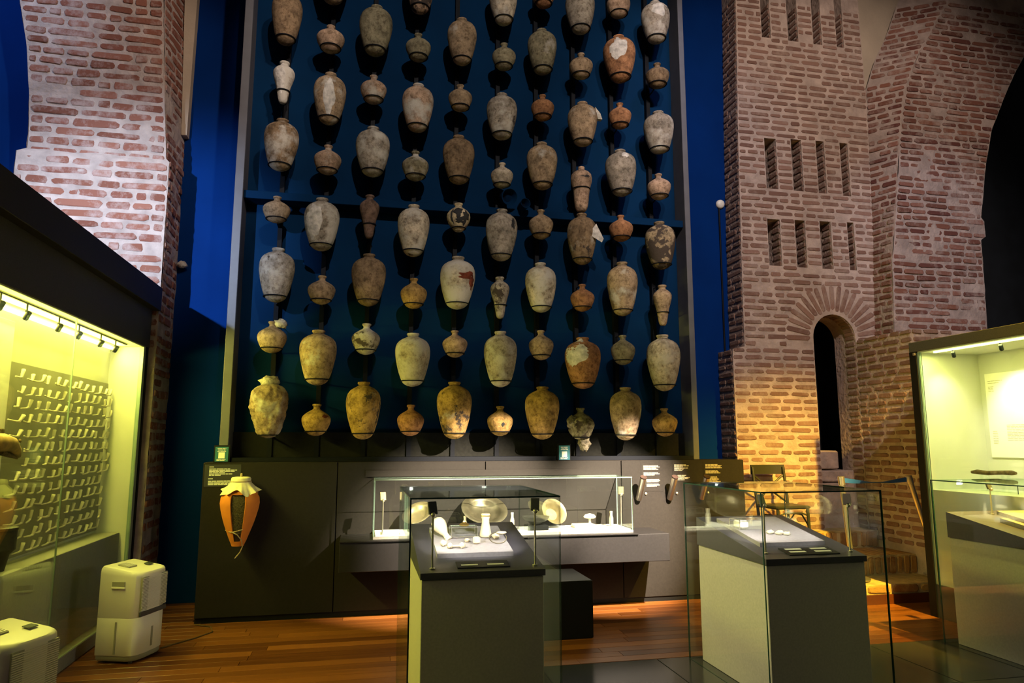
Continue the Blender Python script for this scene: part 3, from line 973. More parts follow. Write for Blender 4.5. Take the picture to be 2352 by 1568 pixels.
# (column, row) -> colour key, crust amount, stain amount, look words
LOOK = {
    (1, 1): ('tan', .5, .3, 'heavily encrusted yellowish'), (1, 2): ('tan', .3, .3, 'tan'), (1, 3): ('grey', .5, .36, 'mottled grey'), (1, 4): ('tan', .42, .2, 'tan'),
    (1, 5): ('brown', .55, .25, 'pale-topped brown'), (1, 6): ('brown', .66, .2, 'white-crusted'), (1, 7): ('brown', .2, .2, 'dim brown'),
    (2, 1): ('ochre', .2, .2, 'ochre'), (2, 2): ('tan', .45, .25, 'smooth tan'), (2, 3): ('tan', .3, .25, 'tan'), (2, 4): ('grey', .55, .3, 'half white-crusted'),
    (2, 5): ('pink', .4, .2, 'pinkish grey'), (2, 6): ('tan', .45, .25, 'white-patched'), (2, 7): ('pink', .2, .2, 'pinkish tan'), (2, 8): ('tan', .3, .2, 'tan'),
    (3, 1): ('ochre', .42, .42, 'dark-speckled ochre'), (3, 2): ('grey', .52, .44, 'blotched grey'), (3, 3): ('brown', .25, .25, 'light brown'), (3, 4): ('dark', .1, .3, 'dark reddish'),
    (3, 5): ('grey', .5, .36, 'worn grey'), (3, 6): ('pink', .52, .3, 'white-flecked pinkish'), (3, 7): ('olive', .3, .2, 'olive brown'),
    (4, 1): ('orange', .1, .1, 'plain orange'), (4, 2): ('pale', .6, .25, 'pale cream'), (4, 3): ('ochre', .25, .2, 'orange tan'), (4, 4): ('pale', .5, .36, 'mottled pale'),
    (4, 5): ('olive', .5, .2, 'pale olive'), (4, 6): ('pink', .52, .25, 'pinkish grey'), (4, 7): ('olive', .35, .25, 'olive tan'), (4, 8): ('pink', .2, .52, 'burnt black and pink'),
    (5, 1): ('ochre', .4, .43, 'ochre dark-flecked'), (5, 2): ('pink', .3, .1, 'pale pink'), (5, 3): ('pale', .62, .2, 'chalky white'), (5, 4): ('cream', .3, .2, 'cream and black'),
    (5, 5): ('brown', .3, .25, 'light brown'), (5, 6): ('tan', .35, .3, 'dull tan'), (5, 7): ('tan', .42, .25, 'banded tan'),
    (6, 1): ('ochre', .25, .2, 'ochre'), (6, 2): ('grey', .5, .3, 'rough grey tan'), (6, 3): ('grey', .42, .5, 'dark grey'), (6, 4): ('grey', .45, .3, 'grey'),
    (6, 5): ('pale', .3, .2, 'pale tan'), (6, 6): ('grey', .5, .4, 'blotched grey'), (6, 7): ('olive', .2, .3, 'dark olive'), (6, 8): ('pale', .5, .25, 'pale pinkish'),
    (7, 1): ('ochre', .4, .3, 'ochre tan'), (7, 2): ('tan', .3, .2, 'tan'), (7, 3): ('pale', .55, .3, 'pale chalky'), (7, 4): ('tan', .3, .2, 'tan'),
    (7, 5): ('tan', .4, .25, 'grey-topped tan'), (7, 6): ('orange', .3, .2, 'orange'), (7, 7): ('olive', .4, .25, 'greenish grey'), (7, 8): ('orange', .2, .2, 'orange brown'),
    (8, 1): ('olive', .35, .5, 'shell-encrusted'), (8, 2): ('orange', .3, .2, 'white and orange'), (8, 3): ('orange', .15, .1, 'orange'), (8, 4): ('brown', .45, .42, 'streaked brown'),
    (8, 5): ('pink', .2, .1, 'tall pinkish orange'), (8, 6): ('tan', .4, .2, 'broken tan'), (8, 7): ('tan', .35, .2, 'tan'), (8, 8): ('grey', .45, .25, 'pale grey'),
    (9, 1): ('tan', .42, .3, 'rough tan'), (9, 2): ('olive', .35, .2, 'olive tan'), (9, 3): ('tan', .48, .25, 'pale tan'), (9, 4): ('orange', .2, .1, 'orange'),
    (9, 5): ('grey', .35, .25, 'grey tan'), (9, 6): ('orange', .2, .1, 'orange'), (9, 7): ('orange', .4, .2, 'white-faced orange'), (9, 8): ('pink', .3, .1, 'light orange'),
    (10, 1): ('ochre', .2, .15, 'ochre'), (10, 2): ('pale', .5, .25, 'rough pale'), (10, 3): ('tan', .2, .15, 'tan'), (10, 4): ('black', .3, .56, 'black and cream'),
    (10, 5): ('pink', .35, .25, 'pinkish tan'), (10, 6): ('grey', .5, .3, 'pale grey'), (10, 7): ('brown', .2, .25, 'dull brown'), (10, 8): ('grey', .52, .2, 'pale-topped grey'),
}
KINDN = {'B': ('olive_jar', 'large {} olive jar'), 'S': ('small_jar', 'small {} jar'), 'C': ('cone_jar', 'slender {} cone-shaped jar'), 'E': ('olive_jar', 'large {} olive jar'),
         'K': ('small_jar', 'small {} jar'), 'T': ('waisted_jar', '{} waisted jar'), 'G': ('round_jar', 'round {} jar')}
NROW = {}
for j in JARS:
    NROW[j[0]] = max(NROW.get(j[0], 0), j[1])
YJ = 6.93


def lumps(mb, c, size, n, seed, sq=(1, 1, 1)):
    """knobbly lump: a noisy low sphere"""
    rr = random.Random(seed)
    nu, nv = 14, 9
    o = len(mb.v)
    for j in range(nv + 1):
        th = PI * j / nv
        for i in range(nu):
            a = 2 * PI * i / nu
            d = Vector((math.sin(th) * math.cos(a), math.sin(th) * math.sin(a), math.cos(th)))
            k = 1 + .45 * noise.noise(d * 2.3 + Vector((seed, seed * .7, 0))) + .25 * noise.noise(d * 5 + Vector((0, seed, 3)))
            mb.v.append((c[0] + d.x * size * k * sq[0], c[1] + d.y * size * k * sq[1], c[2] + d.z * size * k * sq[2]))
    for j in range(nv):
        for i in range(nu):
            i2 = (i + 1) % nu
            mb.face((o + j * nu + i, o + j * nu + i2, o + (j + 1) * nu + i2, o + (j + 1) * nu + i))
    return mb


def patch(parent, name, mat, tp, h, r, a0, t0, da, dt, seed, off=.004, edge=.35):
    """irregular blotch lying on a jar's surface around angle a0 (0 = towards the hall) and depth t0"""
    n = 26
    mb = MB()
    ring = []
    cen = (a0, t0)
    def S(a, t, o):
        rr = prof_r(tp, t) * r + o
        q = -PI / 2 + a
        return (rr * math.cos(q), rr * math.sin(q), h * (1 - t))
    K = 5
    mb.v.append(S(a0, t0, off))
    for k in range(1, K + 1):
        for i in range(n):
            q = 2 * PI * i / n
            w = 1 + edge * noise.noise(Vector((math.cos(q) * 1.6 + seed, math.sin(q) * 1.6, seed))) * 2
            s = k / K * w
            mb.v.append(S(a0 + da * math.cos(q) * s, min(.985, max(.02, t0 + dt * math.sin(q) * s)), off * (1 if k < K else -.2)))
    for i in range(n):
        mb.face((0, 1 + i, 1 + (i + 1) % n))
    for k in range(K - 1):
        for i in range(n):
            j = (i + 1) % n
            mb.face((1 + k * n + i, 1 + (k + 1) * n + i, 1 + (k + 1) * n + j, 1 + k * n + j))
    return mb.build(name, mat, parent, smooth=True, angle=180)


for (c, rw, tp, X, zb, h, r) in JARS:
    ck, wh, dk, look = LOOK[(c, rw)]
    nm, lab = KINDN[tp]
    n = 96 if tp in 'EK' else 40
    prof = [(r * k, h * (1 - t)) for t, k in reversed(PROF[tp])]
    # densify
    dense = []
    for (p, q) in zip(prof, prof[1:]):
        for s in ((0, .5) if tp not in 'EK' else (0, .2, .4, .6, .8)):
            dense.append((p[0] + (q[0] - p[0]) * s, p[1] + (q[1] - p[1]) * s))
    dense.append(prof[-1])
    amp = {'E': .1, 'K': .13}.get(tp, .018)
    fq = {'E': 13, 'K': 16}.get(tp, 4)
    sd = c * 13.7 + rw * 5.1
    def wob(a, z, amp=amp, fq=fq, sd=sd, r=r):
        p = Vector((math.cos(a) * r * fq, math.sin(a) * r * fq, z * fq))
        return 1 + amp * noise.noise(p + Vector((sd, 0, sd))) + amp * .6 * noise.noise(p * 2.3 + Vector((0, sd, 0)))
    body = [d for d in dense if d[1] <= h * (1 - .055)]
    rim = [d for d in dense if d[1] >= h * (1 - .075)] if tp in 'BE' else [d for d in dense if d[1] >= h * (1 - .13)]
    cut = .055 if tp in 'BE' else .11
    body = [d for d in dense if d[1] <= h * (1 - cut)]
    mb = MB(); mb.lathe(body, n, wob=wob)
    o = mb.build(nm, 'clay', smooth=True, angle=180)
    colr = C_[ck]
    rv = random.Random(c * 31 + rw)
    kk = rv.uniform(.9, 1.08)
    colr = tuple(min(1, x * kk) for x in colr)
    o.color = (*colr, 1); o['white'] = wh; o['dark'] = dk
    o.location = (X, YJ, zb)
    o.rotation_euler = (math.radians(rv.uniform(-1.5, 1.5)), math.radians(rv.uniform(-1.2, 1.2)), 0)
    mr = MB(); mr.lathe(rim[:-1] + [(rim[-1][0], rim[-1][1]), (rim[-1][0] * .8, rim[-1][1] - h * .03)], n, wob=wob)
    q = mr.build('rim', 'clay', o, smooth=True, angle=60)
    q.color = (*[x * 1.02 for x in colr], 1); q['white'] = wh; q['dark'] = dk * .7
    where = 'lowest' if rw == 1 else ('topmost' if rw == NROW[c] else ORD[rw] + ' up')
    place = {1: 'leftmost jar column', 10: 'rightmost jar column'}.get(c, ORD[c] + ' jar column')
    tag(o, lab.format(look) + ', ' + where + ' in the ' + place, 'jar', 'old jars hung on the blue rack')
    # ring and arm that carry it
    tr = {'B': .90, 'S': .86, 'C': .68, 'T': .5, 'E': .95, 'K': .92, 'G': .9}[tp]
    if c == 1 and rw == 6:
        tr = .72
    rz = zb + h * (1 - tr)
    rrad = prof_r(tp, tr) * r + .007
    mb = MB()
    mb.tube([(X + rrad * math.cos(2 * PI * i / 28), YJ + rrad * math.sin(2 * PI * i / 28), rz) for i in range(28)], .006, 6, closed=True)
    rg = mb.build('ring_mount', 'rail_black', rack, smooth=True)
    MB().tube([(X, YJ + rrad, rz), (X, 7.10, rz - .01), (X, 7.2, rz - .01)], .008, 6).build('arm', 'rail_black', rg, smooth=True)
    MB().tube([(X, YJ + r * .2, zb + h * .97), (X + .01, 7.08, zb + h * 1.03), (X + .01, 7.2, zb + h * 1.05)], .005, 6).build('neck_rod', 'rail_black', rg, smooth=True)
    # singular marks
    key = (c, rw)
    if key == (1, 2):
        lumps(MB(), (.075, -.02, h * .93), .055, 1, 3.1, (1.1, .9, .8)).build('coral_lump', 'crust', o, smooth=True, angle=180)
    if key == (1, 1):
        lumps(MB(), (.0, 0, h * .97), .085, 1, 4.4, (1, 1, .6)).build('coral_lump', 'crust', o, smooth=True, angle=180)
    if key == (2, 1):
        patch(o, 'hole', 'break_red', tp, h, r, .72, .40, .3, .06, 2.0)
    if key == (2, 6):
        patch(o, 'white_crust', 'white_patch', tp, h, r, .0, .58, .42, .33, 5.0, .002, .18)
    if key == (1, 6):
        patch(o, 'white_crust', 'white_patch', tp, h, r, -.35, .45, .75, .36, 7.0, .002, .25)
    if key == (2, 4):
        patch(o, 'white_crust', 'white_patch', tp, h, r, -.45, .5, .55, .36, 9.0, .002, .25)
    if key == (5, 3):
        patch(o, 'broken_opening', 'break_red', tp, h, r, .5, .42, .55, .07, 3.3, .005, .5)
        patch(o, 'broken_opening', 'break_red', tp, h, r, .85, .52, .2, .12, 8.3, .005, .5)
    if key == (5, 4):
        for (a, t, da, dt, s) in [(-.15, .42, .4, .16, 1.2), (.55, .6, .42, .22, 2.2), (.05, .72, .5, .09, 3.2), (-.75, .55, .12, .22, 4.2)]:
            patch(o, 'black_blotch', 'stain_black', tp, h, r, a, t, da, dt, s, .003, .5)
    if key == (6, 1):
        patch(o, 'painted_mark', 'stain_black', tp, h, r, .05, .63, .16, .07, 2.2, .003, .3)
    if key == (6, 4):
        patch(o, 'dark_stain', 'stain_black', tp, h, r, .65, .33, .16, .09, 4.2, .002, .5)
    if key == (8, 2):
        patch(o, 'white_crust', 'white_patch', tp, h, r, -.85, .30, .95, .26, 6.2, .0015, .12)
    if key == (9, 5):
        patch(o, 'white_crust', 'white_patch', tp, h, r, .0, .2, .3, .07, 6.9, .002, .25)
    if key == (9, 7):
        patch(o, 'white_crust', 'white_patch', tp, h, r, -.35, .42, .55, .24, 8.9, .0015, .3)
    if key == (10, 8):
        patch(o, 'white_crust', 'white_patch', tp, h, r, -.1, .34, .6, .16, 3.9, .002, .3)
    if key == (8, 1):
        lumps(MB(), (.03, 0, -.02), .075, 1, 6.4, (.8, .8, 1.2)).build('shell_cluster', 'shell_dark', o, smooth=True, angle=180)
        lumps(MB(), (-r * .8, -.05, h * .55), .06, 1, 9.4).build('shell_cluster', 'shell_dark', o, smooth=True, angle=180)
    if key == (8, 5):
        patch(o, 'scratch', 'stain_black', tp, h, r, .15, .28, .3, .015, 4.6, .002, .8)
    if key == (8, 6):
        mb = MB(); mb.add([(r * .75, -.08, h * .86), (r * 1.15, -.06, h * .74), (r * 1.3, -.05, h * .62), (r * .95, -.07, h * .6), (r * .75, -.03, h * .86), (r * 1.15, -.01, h * .74), (r * 1.3, 0, h * .62), (r * .95, -.02, h * .6)],
                          [(0, 1, 2, 3), (7, 6, 5, 4), (0, 1, 5, 4), (1, 2, 6, 5), (2, 3, 7, 6), (3, 0, 4, 7)])
        mb.build('broken_shard', 'crust', o)

# pale plaque hanging below the waisted jar
mb = MB(); mb.prism([(2.27, 3.78), (2.36, 3.90), (2.44, 3.74), (2.42, 3.70)], lambda u, v, d: (u, d, v), 6.80, 6.805)
tag(mb.build('paper_tag', 'white_patch'), 'loose pale paper tag under the waisted jar', 'tag')
# blue spotlights on the crossbar
for (x, z, a) in [(1.43, 4.19, 1.2), (1.60, 4.10, .2)]:
    t = empty('rack_spotlight', 'blue painted spotlight with round hood clamped on the rack crossbar' if x < 1.5 else 'small ringed spotlight end on the rack crossbar, beside the hooded one', 'spotlight', 'spotlights on the crossbar')
    ax = Vector((.15, -1, .1 if x > 1.5 else -.25)).normalized()
    s = 1.0 if x < 1.5 else .62
    c0 = Vector((x, 7.0, z))
    MB().lathe([(.03 * s, -.06), (.065 * s, -.05), (.075 * s, .0), (.09 * s, .10), (.082 * s, .10), (.05 * s, .02)], 24, c0, axis=ax).build('hood', 'rack_blue', t, smooth=True)
    MB().lathe([(.048 * s, .015), (.048 * s, .02)], 20, c0, axis=ax).build('lens', 'rail_black', t)
    MB().tube([c0, c0 + Vector((0, .06, -.04)), (x, 7.06, 4.08)], .012, 8).build('bracket', 'rail_black', t, smooth=True)


# printed lines
def lines(parent, name, mat, rows, fn, hgt):
    """rows: (u0, u1, v) bars of print"""
    mb = MB()
    for (a, b, v) in rows:
        x = a
        rr = random.Random(int(v * 9999))
        while x < b:
            w = min(rr.uniform(.02, .06) * (1 if hgt < .03 else 2), b - x)
            if w > .004:
                mb.add([fn(x, v), fn(x + w, v), fn(x + w, v + hgt), fn(x, v + hgt)], [(0, 1, 2, 3)])
            x += w + .004
    o = mb.build(name, mat, parent, fix=False)
    o['kind'] = 'stuff'
    return o


wf = lambda u, v: (u, 6.921, v)
txt = tag(box('wall_text', 'black_print', (-1.405, -1.09, 6.9225, 6.9255, 1.20, 1.40)), 'pale printed text block on the dark wall above the cutaway jar', 'text panel')
R = [(-1.365, -1.325, 1.375)] + [(-1.365, x, 1.357 - i * .0115) for i, x in enumerate((-1.185, -1.125, -1.145, -1.225, -1.165, -1.265))]
R += [(-1.37, -1.33, 1.268)] + [(-1.37, -1.15, 1.247 - i * .0105) for i in range(4)]
lines(txt, 'text_lines', 'white_print', R, wf, .0065)
PAN = [(2.845, 3.085, 1.10, 1.40, [(2.87, 3.06, 1.355, 4), (2.87, 3.06, 1.285, 3), (2.90, 3.06, 1.215, 3), (2.90, 3.06, 1.17, 3)], 'nearest the glass wall case'),
       (3.195, 3.415, 1.10, 1.40, [(3.215, 3.38, 1.365, 6), (3.25, 3.385, 1.255, 5)], 'between the middle and far tubes'),
       (3.545, 3.79, 1.10, 1.40, [(3.57, 3.765, 1.365, 4), (3.57, 3.765, 1.30, 3), (3.60, 3.74, 1.235, 5)], 'beside the brick tower')]
for (a, b, c, d, bl, wh) in PAN:
    p = tag(box('text_panel', 'base_grey', (a, b, 6.9225, 6.9255, c, d)), 'grey printed panel with fine pale text ' + wh, 'text panel', 'printed panels by the tubes')
    R = []
    for (x0, x1, z, n) in bl:
        for i in range(n):
            R.append((x0, x1 - random.uniform(0, .07), z - i * .0115))
    lines(p, 'text_lines', 'grey_print', R, wf, .0068)
for k, (x, wh) in enumerate([(2.80, 'nearest the glass wall case'), (3.145, 'in the middle of three'), (3.50, 'nearest the brick tower')]):
    t = empty('metal_tube', 'brushed metal listening tube leaning from the grey wall, ' + wh, 'tube', 'metal tubes on the grey wall')
    a, b = Vector((x, 6.90, 1.02)), Vector((x + .005, 6.77, 1.245))
    ax = (b - a).normalized()
    MB().lathe([(.030, 0), (.032, .005), (.032, (b - a).length), (.027, (b - a).length)], 24, a, axis=ax).build('tube_body', 'steel_brushed', t, smooth=True)
    MB().lathe([(.0315, -.004), (.0335, .0), (.0335, .012), (.027, .012), (.01, .004)], 24, b, axis=ax).build('end_cap', 'hollow_dark', t, smooth=True)
    MB().lathe([(.012, 0), (.012, .012), (.008, .014)], 14, (x + .09, 6.925, 1.075), axis=(0, -1, 0)).build('push_button', 'steel', t, smooth=True)

# small information cards standing on the partition
for (x0, x1, z0, z1, lab) in [(-1.33, -1.215, 1.425, 1.56, 'teal information card on the partition above the cutaway jar'), (1.97, 2.085, 1.425, 1.57, 'blue information card below the seventh jar column')]:
    t = empty('information_card', lab, 'card', 'small information cards')
    box('card', 'sign_teal', (x0, x1, 6.955, 6.96, z0, z1), t)
    box('pale_square', 'paper', (x0 + .03, x1 - .03, 6.953, 6.955, z0 + .03, z0 + .085), t)
    lines(t, 'text_lines', 'white_print', [(x0 + .02, x1 - .02, z1 - .02), (x0 + .025, x1 - .025, z1 - .032), (x0 + .02, x1 - .02, z1 - .044), (x0 + .015, x1 - .02, z0 + .018), (x0 + .015, x1 - .03, z0 + .008)], lambda u, v: (u, 6.9535, v), .006)
    box('easel', 'black_paint', (x0 - .012, x1 + .012, 6.962, 6.972, 1.418, z1 + .015), t)

# ------------------------------------------------------------------ cutaway jar with cloth cap
JX, JYc, JB, JH, JR = -1.06, 6.77, .69, .55, .168
t = empty('cutaway_jar', 'orange cutaway jar filled with seeds under a tied pale cloth cap', 'jar')
CP = [(0, .30), (.04, .35), (.10, .44), (.2, .56), (.33, .72), (.46, .85), (.58, .95), (.68, 1.0), (.77, .97), (.85, .82), (.91, .62), (.95, .47), (1, .46)]
n = 64
mb = MB()
W0, W1 = int(n * .75) - 4, int(n * .75) + 3     # window columns towards the hall
den = []
for (p, q) in zip(CP, CP[1:]):
    for s in (0, .34, .67):
        den.append((p[0] + (q[0] - p[0]) * s, p[1] + (q[1] - p[1]) * s))
den.append(CP[-1])
for rr_ in (1.0, .9):
    for (tz, k) in den:
        for i in range(n):
            a = 2 * PI * (i + .5) / n
            mb.v.append((JX + JR * k * rr_ * math.cos(a), JYc + JR * k * rr_ * math.sin(a), JB + JH * tz))
m_ = len(den)


def inwin(k, i):
    return W0 <= i <= W1 and .08 < (den[k][0] + den[k + 1][0]) / 2 < .82


for k in range(m_ - 1):
    for i in range(n):
        if inwin(k, i):
            continue
        j = (i + 1) % n
        for off in (0, m_ * n):
            mb.face((off + k * n + i, off + k * n + j, off + k * n + n + j, off + k * n + n + i))
        for (kk, ii, e0, e1) in ((k, (i + 1) % n, k * n + j, k * n + n + j), (k, (i - 1) % n, k * n + i, k * n + n + i)):
            if inwin(kk, ii):
                mb.face((e0, e1, m_ * n + e1, m_ * n + e0))
        for (kk, e0, e1) in ((k + 1, k * n + n + i, k * n + n + j), (k - 1, k * n + i, k * n + j)):
            if 0 <= kk < m_ - 1 and inwin(kk, i):
                mb.face((e0, e1, m_ * n + e1, m_ * n + e0))
mb.face([i for i in range(n)])
mb.build('body', 'terracotta', t, smooth=True)
MB().lathe([(JR * k * .86, JB + JH * tz) for tz, k in CP if .14 < tz < .86], 40, (JX, JYc, 0)).build('seeds', 'beans', t, smooth=True)
MB().lathe([(JR * k * .84, JB + JH * tz) for tz, k in CP if .03 < tz < .21], 40, (JX, JYc, 0)).build('hollow', 'hollow_dark', t, smooth=True)
mb = MB()
nn = 72
zt = JB + JH
prof = [(.02, .03), (.05, .034), (.078, .03), (.086, .015), (.082, -.005), (.085, -.012), (.115, -.05), (.145, -.08), (.163, -.105)]
for kx, (rr_, dz) in enumerate(prof):
    for i in range(nn):
        a = 2 * PI * i / nn
        fl = max(0, kx - 5) / 3
        w = fl * (.012 * math.sin(9 * a + .6) + .009 * math.sin(17 * a))
        drop = fl * fl * (.022 * math.sin(4 * a + 2.2) + .012 * math.sin(7 * a))
        mb.v.append((JX + (rr_ + w) * math.cos(a), JYc + (rr_ + w) * math.sin(a), zt + .02 + dz + drop))
for kx in range(len(prof) - 1):
    for i in range(nn):
        j = (i + 1) % nn
        mb.face((kx * nn + i, kx * nn + j, kx * nn + nn + j, kx * nn + nn + i))
mb.face(list(range(nn)))
mb.build('cloth_cap', 'cloth', t, smooth=True, angle=180, fix=False)
MB().tube([(JX + .086 * math.cos(2 * PI * i / 32), JYc + .086 * math.sin(2 * PI * i / 32), zt + .014) for i in range(32)], .005, 6, closed=True).build('tie_string', 'rope', t, smooth=True)
MB().tube([(JX, JYc, zt + .05), (JX, JYc + .005, zt + .085)], [.012, .008], 8).build('knob', 'rope', t, smooth=True)
MB().tube([(JX - .105 - .0 + .21 * s, JYc - .10 * math.sin(PI * s) - .02, JB + .14 - .01 * math.sin(6 * s)) for s in [i / 14 for i in range(15)]], .0045, 6).build('cord', 'rope', t, smooth=True)
MB().tube([(JX - .04, JYc - .115, JB + .135), (JX + .01, JYc - .12, JB + .11), (JX + .045, JYc - .1, JB + .06), (JX + .05, JYc - .06, JB), (JX + .03, JYc - .05, JB - .05), (JX - .01, JYc - .05, JB - .10)], .0045, 6).build('cord', 'rope', t, smooth=True)
MB().tube([(JX, JYc + .1, JB + .3), (JX, 6.925, JB + .3)], .015, 8).build('wall_bracket', 'rail_black', t, smooth=True)

# ------------------------------------------------------------------ wall shelf and long glass case
sh = empty('wall_shelf', 'long dark shelf box projecting from the partition under the glass case', 'shelf')
box('shelf_body', 'shelf_grey', (-.17, 2.92, 6.44, 6.93, .48, .735), sh, .004)
box('shelf_top', 'shelf_grey', (-.17, 2.60, 6.42, 6.93, .735, .745), sh)
tag(box('low_bench', 'black_paint', (1.30, 1.92, 5.78, 6.35, 0, .46), c=.006), 'low black block on the floor behind the front showcase', 'block')


def pane(parent, b, em='glass_edge'):
    """glass sheet with tinted edges: thin axis found from the box"""
    x0, x1, y0, y1, z0, z1 = b
    d = (x1 - x0, y1 - y0, z1 - z0)
    ax = d.index(min(d))
    mb = MB(); mb.box(*b)
    mb.m = [0 if i in ((3, 5), (2, 4), (0, 1))[ax] else 1 for i in range(6)]
    return mb.build('glass_pane', ['glass', em], parent)


def stalk(parent_loc, z0, z1, tilt, label, group, headmat='dark_plastic', energy=6.0, aim=None, k=1.0):
    """thin pole with a small square lamp head"""
    x, y = parent_loc
    t = empty('stalk_lamp', label, 'lamp', group, loc=(x, y, z0))
    hh = z1 - z0
    MB().tube([(0, 0, 0), (0, 0, hh)], .006 * k, 8).build('pole', 'steel', t, smooth=True)
    MB().lathe([(.016, 0), (.016, .006), (.006, .008)], 16).build('foot', 'steel', t, smooth=True)
    mb = MB(); mb.lathe([(.004, -.014), (.012, -.008), (.014, 0), (.012, .008), (.004, .014)], 12, (0, -.012, hh))
    mb.build('joint', 'steel', t, smooth=True)
    mb = MB()
    mb.cbox(-.026, .026, -.01, .006, 0, .075, .002)
    hd = mb.build('lamp_head', headmat, t)
    hd.location = (0, 0, hh)
    hd.rotation_euler = (math.radians(-18), 0, tilt)
    ln = box('lens', 'lamp_white', (-.017, .017, .0061, .0075, .025, .062), hd)
    if energy:
        li = light('stalk_light', 'SPOT', (x, y + .03, z1 + .06), aim, energy * 4.5, (1.0, .92, .84), .012, 80, .6)
    return t


cs = empty('wall_showcase', 'long low glass case on the wall shelf holding metal plates', 'showcase')
X0, X1, Y0, Y1, ZA, ZB = .118, 2.575, 6.5, 6.92, .77, 1.262
g = .008
pane(cs, (X0, X1, Y0, Y0 + g, ZA, ZB), 'glass_edge_lit')
pane(cs, (X0, X0 + g, Y0 + g, Y1, ZA, ZB), 'glass_edge_lit')
pane(cs, (X1 - g, X1, Y0 + g, Y1, ZA, ZB), 'glass_edge_lit')
pane(cs, (X0, X1, Y0, Y1, ZB, ZB + g), 'glass_edge_lit')
box('base_tray', 'vitrine_grey', (X0, X1, Y0, Y1, .746, .768), cs)
box('display_floor', 'pale_board', (X0 + .02, X1 - .02, Y0 + .02, Y1 - .01, .769, .778), cs)
box('back_frame', 'base_grey', (X0 - .08, X1 - .42, 6.905, 6.925, 1.275, 1.335), cs)
# its exhibits
def plate(name, label, c, r, axis, mat, depth=.25):
    prof = [(r * .05, 0), (r * .45, 0), (r * .6, r * depth * .35), (r * .68, r * depth * .8), (r * .75, r * depth), (r * .98, r * depth * 1.18), (r, r * depth * 1.15),
            (r * .98, r * depth * 1.05), (r * .76, r * depth * .86), (r * .66, r * depth * .55), (r * .58, r * depth * .12), (r * .45, -.004), (r * .05, -.004)]
    t = empty(name, label, 'plate', 'metal plates in the wall case')
    MB().lathe(prof, 48, c, axis=axis).build('plate_body', mat, t, smooth=True)
    MB().tube([Vector(c) + Vector((0, .03, -.0)), (c[0], c[1] + .08, .78)], .005, 6).build('stand', 'acrylic', t)
    return t


plate('metal_plate', 'yellowish metal plate leaning at the pole end of the wall case', (.54, 6.78, .915), .15, (-.35, -.5, .8), 'bronze')
plate('metal_plate', 'largest dark metal plate upright in the middle of the wall case', (1.165, 6.80, .915), .225, (0.05, -.55, .83), 'bronze_dark')
plate('metal_plate', 'small deep metal plate above the dark bowl in the wall case', (1.84, 6.80, .90), .135, (.25, -.8, .5), 'bronze', .45)
bl = empty('dark_bowl', 'shallow dark bowl on a black block in the wall case', 'bowl')
MB().lathe([(.04, .825), (.05, .84), (.1, .865), (.125, .89), (.13, .905), (.12, .905), (.09, .88), (.03, .86)], 36, (1.64, 6.62, 0)).build('bowl_body', 'dark_pot', bl, smooth=True)
box('support_block', 'black_paint', (1.54, 1.75, 6.56, 6.70, .779, .825), bl, .004)
ms = empty('mushroom_stopper', 'white mushroom-shaped stopper standing in the wall case', 'stopper')
MB().lathe([(.015, .779), (.012, .8), (.01, .86)], 16, (2.22, 6.75, 0)).build('stem', 'white_clay', ms, smooth=True)
MB().lathe([(.01, .858), (.05, .862), (.062, .875), (.045, .895), (.01, .905)], 24, (2.22, 6.75, 0)).build('cap', 'white_clay', ms, smooth=True)
tag(box('display_board', 'ivory', (2.03, 2.24, 6.62, 6.76, .779, .815), c=.006), 'pale wooden block lying in the wall case', 'block')
tag(box('textile', 'white_clay', (2.0, 2.50, 6.54, 6.88, .7785, .784), c=.002), 'bright white sheet spread under the wooden block', 'sheet')
tag(box('white_box', 'white_clay', (.20, .40, 6.58, 6.75, .779, .80), c=.003), 'flat white board at the pole end of the wall case', 'board')
for (x, y_, hh, lab) in [(.97, 6.7, .12, 'beside the largest plate'), (1.43, 6.72, .14, 'between the largest plate and dark bowl'), (2.44, 6.74, .13, 'near the far end of the wall case')]:
    ac = empty('small_bottle', 'small pale cylinder bottle ' + lab, 'bottle', 'small bottles in the wall case')
    MB().lathe([(.018, .779), (.02, .785), (.02, .779 + hh * .6), (.012, .779 + hh * .8), (.012, .779 + hh), (.006, .779 + hh)], 20, (x, y_, 0)).build('bottle_body', 'white_clay', ac, smooth=True)
    MB().lathe([(.014, .779 + hh), (.014, .779 + hh + .015)], 16, (x, y_, 0)).build('stopper', 'ivory', ac, smooth=True)
stalk((.20, 6.56), .779, 1.08, .2, 'thin lamp on a pole at the jar end of the wall case', 'stalk lamps', 'bronze', 5, (.8, 6.8, .8))
stalk((2.48, 6.56), .779, 1.10, -.4, 'thin lamp on a pole at the far end of the wall case', 'stalk lamps', 'bronze', 6, (1.9, 6.75, .85))
light('wall_case_glow', 'AREA', (1.4, 6.70, 1.25), (1.4, 6.75, .8), 6, (1.0, .93, .72), 2.0, sy=.1)


